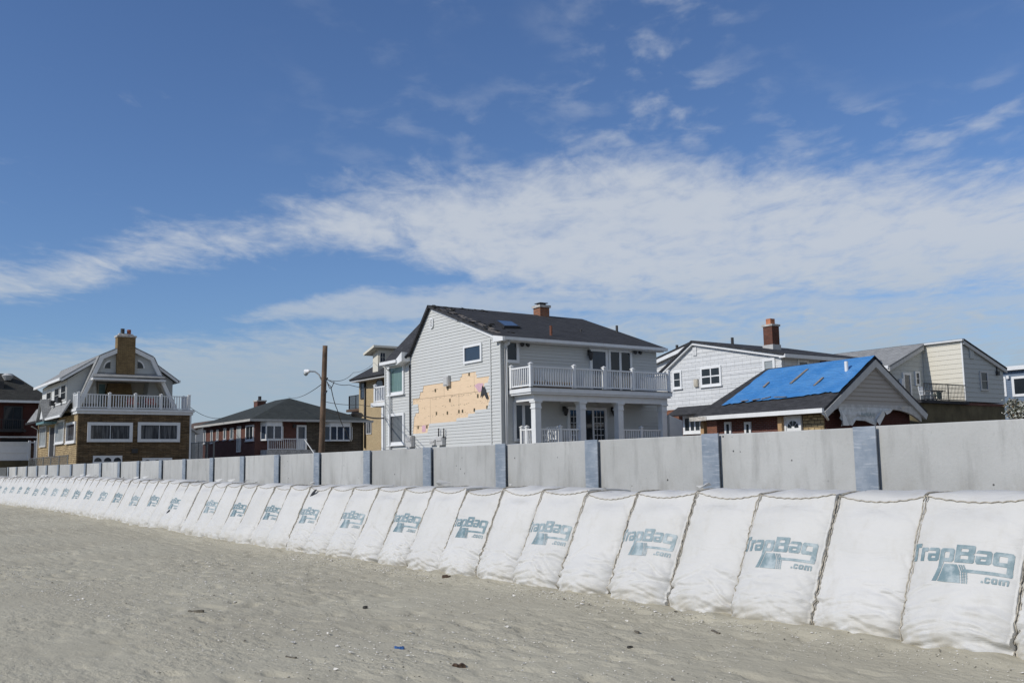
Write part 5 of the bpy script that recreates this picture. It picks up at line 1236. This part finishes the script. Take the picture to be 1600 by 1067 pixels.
# ================================================================== house H: grey and cream house with a roof terrace
def terrace_house():
    X = -37.0; S = Fr('X', X); r = thing('terrace_house', (-41, 63, GZ), 'pale grey house with cream end wall and railed roof terrace behind the garage', 'house')
    yr_ = S.px(1504, 560)[0]; zr = S.px(1505, 530)[1]; yb = S.px(1568, 600)[0]; ze = S.px(1566, 573)[1]; zf = S.px(1508, 627)[1]
    R_ = Fr('Y', yr_); Xg = onY(1442, 560, yr_).x; Gf = Fr('X', Xg); ye = Gf.px(1388, 569)[0]; zge = Gf.px(1388, 569)[1]
    yf = S.px(1436, 632)[0]; xl = Xg-12
    # rear block: lean-to half towards +Y
    m = MB(); m.prism([(X-.03, yr_, zf), (X-.03, yb, zf), (X-.03, yb, ze-.1), (X-.03, yr_, zr-.1)], (xl-X, 0, 0)); clap(m, S, [(yr_+.001, zf), (yb, zf), (yb, ze-.1), (yr_+.001, zr-.1)], .32, .028); m.build('rear_wall', sid_cool, r)
    m = MB(); clap(m, R_, [(Xg, zf), (X, zf), (X, zr-.12), (Xg, zr-.12)], .32, .026); m.build('cream_wall', sid_cream, r)
    m = MB(); m.fbox(R_, X-.04, X+.06, zf, zr-.12, .0, .06); m.build('corner_trim', white_paint, r)
    # front block with gable
    m = MB(); m.prism([(Xg-.03, ye, zf), (Xg-.03, yr_-.002, zf), (Xg-.03, yr_-.002, zr-.12), (Xg-.03, ye, zge-.1)], (xl-Xg, 0, 0)); clap(m, Gf, [(ye, zf), (yr_-.002, zf), (yr_-.002, zr-.12), (ye, zge-.1)], .32, .026); m.build('gable_wall', sid_cool, r)
    m = MB(); d = (zr-zge)/(yr_-ye); m.slab([(Xg+.3, ye-.3, zge-.3*d), (Xg+.3, yr_, zr), (xl, yr_, zr), (xl, ye-.3, zge-.3*d)], .12); m.build('roof', asph_grey, r)
    m = MB(); d2 = (ze-zr)/(yb-yr_); m.slab([(X+.2, yr_+.002, zr+.02), (X+.2, yb+.3, ze+.02+.3*d2), (xl, yb+.3, ze+.02+.3*d2), (xl, yr_+.002, zr+.02)], .12); m.build('rear_roof', asph_dark, r)
    m = MB(); m.slab([(X+.2, yr_-.25, zr-.03), (X+.2, yr_+.0, zr+.0), (Xg+.31, yr_, zr), (Xg+.31, yr_-.25, zr-.03)], .12); m.build('ridge_edge', white_paint, r)
    m = MB(); a = Vector((Xg+.2, ye-.3, zge-.3*d-.13)); b = Vector((Xg+.2, yr_-.26, zr-.13-.26*d)); v_ = Vector((0, 0, .24)); w_ = Vector((.1, 0, 0)); m.hexa([a-v_, b-v_, b-v_+w_, a-v_+w_, a, b, b+w_, a+w_])
    a = Vector((X+.08, yr_, zr-.11)); b = Vector((X+.08, yb+.3, ze-.11+.3*d2)); m.hexa([a-v_, b-v_, b-v_+w_, a-v_+w_, a, b, b+w_, a+w_]); m.build('rake_board', trim_grey, r)
    m = MB(); m.box(xl, Xg+.25, ye-.42, ye-.3, zge-.3*d-.2, zge-.3*d+.0); m.build('gutter', white_paint, r)
    pipe(r, [(Xg+.15, ye-.35, zge-.3), (Xg+.1, ye-.05, zge-.9), (Xg+.08, ye-.05, zf)], .06, white_paint, 'downspout')
    # terrace floor, base wall, railing
    m = MB(); m.box(Xg-1, X+.25, yf-.1, yr_-.001, zf-.22, zf-.02); m.build('terrace_floor', asph_dark, r)
    m = MB(); m.box(xl, X-.05, yf, yb, GZ, zf-.221); m.build('foundation_wall', olive_wall, r)
    m = MB(); m.box(X-.05, X+.02, yr_-.5, yb, zf-.25, zf-.08); m.build('sill_board', red_brick, r)
    zt = S.px(1480, 601)[1]; y0_ = S.px(1441, 610)[0]
    railing(r, (X+.1, y0_), (X+.1, yr_-.1), zf-.02, zt, [0, (yr_-.1-y0_)*.58], mat=trim_dark, step=.16, bw=.022, pw=.05, post_h=.02, cap=False)
    m = MB()
    for k in (1, 2, 3): z = zf+(zt-zf)*k/4; m.bar((X+.1, y0_, z), (X+.1, yr_-.1, z), .02)
    m.build('railing_wire', trim_dark, r)
    a = Gf.px(1409, 582); b = Gf.px(1423.5, 612); window(r, Gf, a[0], zf, b[0], a[1], fw=.16, pane=g_grey, name='terrace_door', base=.03); a = Gf.px(1428, 580); b = Gf.px(1437, 603); window(r, Gf, a[0], b[1], b[0], a[1], fw=.13, rows=2, base=.03)
    a = S.px(1529, 579.5); b = S.px(1543.5, 611); window(r, S, a[0], b[1], b[0], a[1], fw=.12, mat=trim_grey, rows=2, d=.08, base=.03)
    a = S.px(1513, 543); m = MB(); m.fbox(S, a[0], a[0]+.5, a[1]-.75, a[1], .04, .09); m.build('gable_vent', sid_cool, r)
    a = S.px(1555, 563); b = S.px(1555, 580); m = MB(); m.fbox(S, a[0]-.03, a[0]+.03, b[1], a[1], .04, .10); m.fbox(S, a[0]-.12, a[0]+.14, b[1]-.28, b[1], .045, .2); m.build('electric_meter', dark_metal, r)
    u, z = Gf.px(1409, 592); m = MB(); m.fbox(Gf, u-.45, u-.2, z-.5, z, .1, .3); m.build('wall_lamp', white_paint, r)
    return X, zf, yr_, y0_
trim_dark = plain('dark_railing_iron', (.06, .06, .06), .5, .2)
HX, HZ, HYR, HY0 = terrace_house()
chair((HX-.75, HYR-3.4, HZ-.02), math.radians(-100), 'white slatted chair behind the thin dark railing of the roof terrace', white_vinyl, lattice=False)
def patio_table():
    x, y, z = HX-.8, HYR-2.2, HZ-.02; r = thing('patio_table', (x, y, z), 'small dark metal table on the roof terrace before the cream wall', 'table')
    m = MB(); m.box(x-.45, x+.45, y-.55, y+.55, z+.68, z+.72); m.build('tabletop', dark_metal, r)
    for a in (-1, 1): m = MB(); m.tube([(x+.3*a, y-.4, z), (x-.3*a, y+.4, z+.68)], .025, 6); m.build('leg', dark_metal, r); m = MB(); m.tube([(x-.3*a, y-.4, z), (x+.3*a, y+.4, z+.68)], .025, 6); m.build('leg', dark_metal, r)
patio_table()
def folding_chair():
    x, y, z = HX-.3, HYR-2.5, HZ-.02; r = thing('folding_chair', (x, y, z), 'green-backed folding chair tucked at the terrace table behind the railing', 'chair')
    gm = plain('green_cloth', (.09, .14, .12), .8, .2); m = MB(); m.box(x-.05, x, y-.25, y+.25, z+.15, z+.62); m.build('backrest', gm, r); m = MB(); m.box(x-.45, x-.051, y-.25, y+.25, z+.38, z+.42); m.build('seat', gm, r)
    for a in (-.24, .24): m = MB(); m.tube([(x, y+a, z), (x-.4, y+a, z+.4)], .02, 6); m.tube([(x-.42, y+a, z), (x-.02, y+a, z+.62)], .02, 6); m.build('leg', dark_metal, r)
folding_chair()

# ================================================================== house I: slate blue house at the right edge, and its shrub
def blue_house():
    Y = 78.0; L = Fr('Y', Y); r = thing('slate_blue_house', (-38, 82, GZ), 'slate blue house with white cornice and white-framed windows at the right edge', 'house')
    x0 = -44.5; x1 = -33; z1 = L.px(1580, 579)[1]; m = MB(); m.box(x0, x1, Y, Y+8, GZ, z1); clap(m, L, [(x0, 3), (x1, 3), (x1, z1), (x0, z1)], .14, .02); m.build('wall', sid_blue, r)
    m = MB(); m.box(x0-.4, x1, Y-.4, Y+8.2, z1+.001, z1+.32); m.build('cornice', white_paint, r)
    a = L.px(1565, 589); b = L.px(1574, 619); window(r, L, a[0]-.8, b[1], b[0], a[1], fw=.17, mat=white_paint); a = L.px(1580.5, 588.5); b = L.px(1628, 617); window(r, L, a[0], b[1], b[0], a[1], fw=.2, mat=white_paint)
    u, z = L.px(1576, 589); m = MB(); m.fbox(L, u-.1, u+.1, z-.15, z+.1, .03, .2); m.build('wall_lamp', white_paint, r)
blue_house()
leaf_dark = plain('dark_leaf', (.055, .065, .03), .6, .4, 3); leaf_pale = plain('pale_leaf', (.42, .43, .38), .5, .3, 3); bark = plain('grey_bark', (.10, .085, .07), .9, .3, 10); leaf_brown = plain('dry_brown_leaf', (.14, .09, .04), .8, .4, 3)
def shrub(name, loc, R3, n, leaf, s, lab, cat, limbs=9, group=None, seed=1):
    rs = random.Random(seed); r = thing(name, loc, lab, cat, group); L = Vector(loc); m = MB()
    m.tube([L, L+Vector((.05, 0, R3[2]*.5)), L+Vector((.0, .05, R3[2]*1.0))], [.09, .07, .03], 7)
    tips = []
    for k in range(limbs):
        a = rs.uniform(0, 6.28); e = rs.uniform(.4, 1.25); b = L+Vector((0, 0, R3[2]*rs.uniform(.2, .8))); t = L+Vector((math.cos(a)*R3[0]*rs.uniform(.5, 1), math.sin(a)*R3[1]*rs.uniform(.5, 1), R3[2]*e)); md = (b+t)/2+Vector((rs.uniform(-.1, .1), rs.uniform(-.1, .1), .12)); m.tube([b, md, t], [.045, .03, .012], 5); tips += [md, t, (md+t)/2]
    m.build('stem', bark, r)
    f = MB()
    for k in range(n):
        c = rs.choice(tips)+Vector((rs.gauss(0, R3[0]*.14), rs.gauss(0, R3[1]*.14), rs.gauss(0, R3[2]*.11))); d = Vector((rs.uniform(-1, 1), rs.uniform(-1, 1), rs.uniform(-.6, 1))).normalized(); e = d.orthogonal().normalized()*s*rs.uniform(.4, .8); d = d*s*rs.uniform(.7, 1.3)
        f.face([c-d, c+e*.9, c+d, c-e*.9], 0 if rs.random() < .55 else (1 if rs.random() < .6 else 2))
    f.build('foliage', leaf, r, fixn=False)
p = onY(1605, 656, 60)
shrub('flowering_shrub', (p.x, 60, p.z-.5), (1.25, 1.0, 1.35), 2400, [leaf_pale, leaf_dark, leaf_brown], .085, 'tangled shrub with pale blossom and brown twigs at the right edge', 'shrub', 16, seed=4)

# ================================================================== small far houses between the stone house and the bungalow
def far_cottage():
    X = -112; S = Fr('X', X); r = thing('far_cottage', (-115, 36, GZ), 'small far white sided cottage with brown roof between stone house and bungalow', 'house')
    a = S.px(304, 672); b = S.px(326, 700); p = S.px(309, 660); m = MB(); y0, y1 = a[0], b[0]+2; yr_ = (y0+y1)/2+.6; zr = S.px(312, 657)[1]; ze = a[1]
    pts = [(y0, GZ), (y1, GZ), (y1, ze), (yr_, zr), (y0+.2, ze+.2)]; m.prism([(X-.02, u, z) for u, z in pts], (-8, 0, 0)); clap(m, S, pts, .25, .04); m.build('wall', sid_white, r)
    m = MB(); m.slab([(X+.3, yr_, zr+.1), (X+.3, y1+.5, ze), (X-8, y1+.5, ze), (X-8, yr_, zr+.1)], .15); m.slab([(X+.3, yr_-.01, zr+.09), (X+.3, y0-.2, ze+.05), (X-8, y0-.2, ze+.05), (X-8, yr_-.01, zr+.09)], .15); m.build('roof', wood_brown, r)
far_cottage()
def far_shed():
    X = -104; S = Fr('X', X); r = thing('far_shed', (-107, 31, GZ), 'far grey sided outbuilding with red roof beside the stone house', 'shed')
    a = S.px(285, 674); b = S.px(305, 700); pts = [(a[0], GZ), (b[0], GZ), (b[0], S.px(305, 676)[1]), (a[0], S.px(295, 667)[1]+.3)]; m = MB(); m.prism([(X-.02, u, z) for u, z in pts], (-4, 0, 0)); clap(m, S, pts, .22, .04); m.build('wall', sid_cool, r)
    m = MB(); m.slab([(X+.3, pts[3][0], pts[3][1]+.15), (X+.3, b[0]+.4, pts[2][1]-.05), (X-4, b[0]+.4, pts[2][1]-.05), (X-4, pts[3][0], pts[3][1]+.15)], .15); m.build('eave', trim_grey, r)
    q = S.px(297, 657); q2 = S.px(306, 664); m = MB(); m.prism([(X-5, a[0]-1, q[1]-1.3), (X-5, q2[0]+.3, q[1]-1.3), (X-5, q2[0]-.2, q2[1]+.2), (X-5, q[0]+.3, q[1]+.2), (X-5, a[0]-1, q[1]+.2)], (-3, 0, 0)); m.build('red_roof', red_tile, r)
red_tile = plain('red_roof_tile', (.20, .05, .035), .8, .25, 6)
far_shed()

# ================================================================== chain-link fences
def chainlink(p0, p1, z0, z1, n, lab):
    p0, p1 = Vector(p0), Vector(p1); r = thing('chain_link_fence', (p0.x, p0.y, GZ), lab, 'fence'); L = (p1-p0).length; t = (p1-p0)/L
    for k in range(n+1): q = p0+t*(L*k/n); m = MB(); m.tube([q+Vector((0, 0, GZ)), q+Vector((0, 0, z1+.05))], .03, 6); m.build('fence_post', galv_d, r)
    m = MB(); m.tube([p0+Vector((0, 0, z1)), p1+Vector((0, 0, z1))], .022, 6); m.build('top_rail', galv_d, r)
    m = MB(); H_ = z1-z0; s = .11; k = -int(H_/s)
    while k*s < L:
        for sg in (0, 1):
            u0, u1 = k*s, k*s+H_; za, zb = (z0, z1) if sg == 0 else (z1, z0)
            if u0 < 0: za += (zb-za)*(-u0/H_); u0 = 0
            if u1 > L: zb = za+(zb-za)*((L-u0)/(u1-u0)); u1 = L
            if u1 > u0: m.bar(p0+t*u0+Vector((0, 0, za)), p0+t*u1+Vector((0, 0, zb)), .006)
        k += 1
    m.build('wire_mesh', galv_d, r)
galv_d = plain('dull_fence_steel', (.20, .21, .21), .5, .15, metal=.4)
zt = onY(100, 712, 13.2).z
chainlink((-79.0, 13.2, 0), (-66, 13.2, 0), 1.5, zt, 5, 'low chain-link fence between the sea wall and the stone house')
a = onY(300, 700, 25); b = onY(322, 690, 25)
chainlink((a.x-2, 25, 0), (b.x, 25, 0), 1.5, b.z, 3, 'chain-link fence with steel gate post beside the brick bungalow')
gp = MB(); gp.box(b.x+.1, b.x+1.7, 25, 25.1, b.z-.1, b.z); gp.box(b.x+.1, b.x+.2, 25, 25.1, GZ, b.z-.101); gp.box(b.x+1.6, b.x+1.7, 25, 25.1, GZ, b.z-.101)
gr = gp.build('gate_frame', galv_d); tag(gr, 'grey steel gate frame at the left end of the bungalow wall', 'gate')

# ================================================================== pole, lamp and wires
PY_ = 16.0
pb = onY(502.5, 704, PY_); pt = onY(508, 540, PY_); pbase = pb+(pb-pt)*((pb.z-GZ)/(pt.z-pb.z))
r = thing('utility_pole', (pbase.x, PY_, GZ), 'weathered brown wooden utility pole with street lamp standing behind the sea wall', 'utility pole')
m = MB(); N = 14; m.tube([pbase+(pt-pbase)*(k/N)+Vector((.006*noise.noise((k*.7, 0, 0)), 0, 0)) for k in range(N+1)], [.122-.03*k/N for k in range(N+1)], 14); m.build('shaft', wood_pole, r, smooth=True)
a0 = onY(503, 594, PY_-.05); lamp = onY(483, 580, PY_-.1)
arm = MB(); c1 = onY(498, 585, PY_-.08); c2 = onY(492, 580.5, PY_-.1); arm.tube([a0, c1, c2, lamp], .028, 8); ao = arm.build('lamp_arm', galv_d, r, smooth=True)
lh = onY(478, 580, PY_-.1); m = MB(); d = (lh-lamp).normalized(); m.tube([lamp-d*.05, lamp+d*.05, lh+d*.02, lh+d*.14], [.04, .075, .085, .03], 12); lo_ = m.build('lamp_head', white_vinyl, ao, smooth=True)
m = MB(); q = lh-Vector((0, 0, .06)); m.tube([q, q-Vector((0, 0, .06)), q-Vector((0, 0, .12))], [.10, .09, .03], 12); m.build('lamp_lens', g_pale, lo_, smooth=True)
for (x, y) in ((509, 593), (508, 613)):
    q = onY(x, y, PY_-.06); m = MB(); m.bar(q+Vector((0, .0, -.05)), q+Vector((.16, 0, .05)), .04); m.build('wire_bracket', dark_metal, r)
def wire(pts3, rad, lab, sag=0, name='overhead_wire'):
    P = []
    for a, b, s in zip(pts3[:-1], pts3[1:], [sag]*9 if not isinstance(sag, (list, tuple)) else sag):
        for k in range(14): t = k/14; P.append(a.lerp(b, t)-Vector((0, 0, s*4*t*(1-t))))
    P.append(pts3[-1]); o = MB().tube(P, rad, 5).build(name, black_rubber, smooth=True); tag(o, lab, 'wire'); return o
px = onY
wire([px(503, 600, PY_), Vector((-78.2, 32.5, 7.72))], .014, 'wire from the pole to the peak of the bungalow roof', .25)
wire([onX(352, 652, -81.5), onX(297, 636, -72.0)], .018, 'thin wire sagging from the bungalow roof to the right end of the stone house balcony', .35)
wire([px(510, 592, PY_-.1), px(545, 601, 20), px(604, 604, 24.5)], .014, 'upper wire from the pole to the side of the grey sided house', [.1, .12])
wire([px(510, 593, PY_), px(552, 582, 30), px(584, 566, 44.7)], .013, 'wire rising from the pole to the roof of the yellow brick house', .25)
wire([px(510, 628, PY_), px(560, 632, 20), px(600, 634, 22.9)], .011, 'lower thin wire from the pole past the yellow brick house', .05)
wire([px(511, 597, PY_-.1), px(517, 604, PY_-.1), px(527, 640, PY_+1), px(540, 672, PY_+3), px(549, 690, PY_+4)], .016, 'slack black wire dropping from the pole across the bungalow roof', [.02, .1, .1, .05])
wire([px(511, 596, PY_-.1), px(516, 607, PY_-.1), px(522, 596, PY_-.05)], .015, 'short loop of black wire beside the pole', [.05, .05])
sp = MB(); a, b = px(549, 647, 19.6), px(566, 649, 20.4); sp.tube([a, a.lerp(b, .15), a.lerp(b, .85), b], [.03, .11, .12, .05], 10); o = sp.build('cable_splice_case', black_rubber, smooth=True); tag(o, 'black cable splice case hanging in front of the bungalow eave', 'splice case')
wire([px(566, 649, 20.4), px(600, 653, 22.9)], .035, 'thick black cable from the splice case to the grey sided house', .06)
wire([px(505, 640, PY_), px(549, 647, 19.6)], .02, 'black cable from the pole to the splice case', .08)

# ================================================================== litter on the sand
def ground(x, y):
    p = onZ(x, y, 0)
    for _ in range(4): p = onZ(x, y, sand_h(p.x, p.y))
    return p
def litter(name, x, y, lab, cat, mat, w_, l_, h_, ang, seed):
    rs = random.Random(seed); p = ground(x, y); m = MB(); n = 7; ca, sa = math.cos(ang), math.sin(ang); up, dn = [], []
    for k in range(n):
        t = k/(n-1)-.5; ww = w_*(.5+.5*math.cos(t*2.4))*rs.uniform(.7, 1.15); off = rs.uniform(-.15, .15)*w_; z = h_*rs.uniform(.5, 1.2)
        for s in (-1, 1): a, b = t*l_, s*ww/2+off; up.append(Vector((p.x+a*ca-b*sa, p.y+a*sa+b*ca, p.z+z))); dn.append(Vector((p.x+a*ca-b*sa, p.y+a*sa+b*ca, p.z-.01)))
    for k in range(n-1):
        i = 2*k; m.face([up[i], up[i+1], up[i+3], up[i+2]]); m.face([up[i], up[i+2], dn[i+2], dn[i]]); m.face([up[i+1], dn[i+1], dn[i+3], up[i+3]])
    m.face([up[0], dn[0], dn[1], up[1]]); m.face([up[-1], dn[-1], dn[-2], up[-2]])
    o = m.build(name, mat); tag(o, lab, cat); return o
blue_pl = plain('blue_plastic', (.035, .12, .34), .4, .15, 12); black_st = plain('dark_pebble', (.05, .047, .042), .8, .3, 20); grey_tw = plain('grey_driftwood', (.13, .115, .09), .85, .3, 25)
litter('plastic_scrap', 624, 1012.5, 'blue plastic scrap lying on the sand near the bottom edge', 'plastic scrap', blue_pl, .05, .10, .02, .7, 1)
litter('driftwood', 717, 1042, 'short brown driftwood piece on the sand right of the blue scrap', 'driftwood', wood_brown, .05, .12, .035, 1.1, 2)
litter('driftwood', 306, 956, 'long dark driftwood stick on the sand left of the middle', 'driftwood', grey_tw, .05, .22, .03, .62, 3)
litter('pebble', 570.5, 950, 'single dark pebble on the sand above the blue scrap', 'pebble', black_st, .05, .05, .03, .3, 4)
litter('twig', 1118, 987.5, 'thin grey twig lying on the sand below the barrier bags', 'twig', grey_tw, .03, .20, .015, -.4, 5)
litter('twig', 995, 987, 'short dark twig on the sand left of the longer grey twig', 'twig', grey_tw, .03, .10, .015, -.3, 6)
litter('twig', 455, 1027, 'faint twisted grey twig on the sand near the bottom edge left of the blue scrap', 'twig', grey_tw, .03, .14, .012, .3, 7)
litter('driftwood', 697, 902.5, 'dark driftwood clump against the foot of the barrier bags', 'driftwood', wood_brown, .08, .14, .05, .2, 8)
litter('pebble', 984, 1013, 'dark pebble on the sand near the bottom centre right', 'pebble', black_st, .04, .05, .03, .3, 9)
# dark scraps on the bags
def scrap(x, y, vy, lab, s, seed):
    p = onY(x, y, vy); rs = random.Random(seed); m = MB()
    pts = [p+Vector((a*s, -.02+b*.38*s, b*s)) for a, b in ((-.9, -.5), (-.2, -.35), (.5, .1), (1.0, .75), (.3, .7), (-.5, .15))]
    m.prism(pts, (0, -.012, .006)); o = m.build('dark_scrap', black_rubber); tag(o, lab, 'scrap')
scrap(491, 771, 9.165, 'black torn scrap stuck high on a barrier bag below the concrete wall', .12, 1)
scrap(263, 801, 8.81, 'small black scrap on the barrier bags far to the left', .12, 2)
rs = random.Random(11)
def specks(name, n, mat, smin, smax, lab, flat):
    m = MB()
    for k in range(n):
        if k % 10 < 7: x, y = rs.uniform(-20, -1.2), 3.0+5.4*rs.random()
        else: x, y = rs.uniform(-48, -15), rs.uniform(2.5, 8.3)
        if noise.noise((x*.35, y*.5, 7)) < rs.uniform(-.5, .35): continue
        if rs.random() < .25: y = 8.45-abs(rs.gauss(0, .25))
        z = sand_h(x, y); s = rs.uniform(smin, smax)*(1+1.2*(rs.random() < .03))*(.72 if x > -8 else 1); a = rs.uniform(0, 6.28); q = []
        for i in range(5): b = a+i*1.256+rs.uniform(-.3, .3); q.append(Vector((x+math.cos(b)*s*rs.uniform(.5, 1.2), y+math.sin(b)*s*rs.uniform(.4, .9), z+.004+rs.uniform(0, flat)*s)))
        top = Vector((x, y, z+.004+s*flat)); b0 = len(m.v); m.v += q+[top]
        for i in range(5): m.f.append((b0+i, b0+(i+1) % 5, b0+5)); m.m.append(0)
    o = m.build(name, mat, fixn=False); tag(o, lab, 'shell litter', kind='stuff')
specks('shell_fragments', 13000, plain('broken_shell', (.66, .63, .57), .5, .25, 30), .006, .017, 'scattered white broken shell fragments on the beach sand', .6)
specks('dark_grit', 4500, plain('dark_grit_stone', (.085, .075, .06), .9, .3, 30), .006, .015, 'scattered dark grit and pebbles on the beach sand', .6)
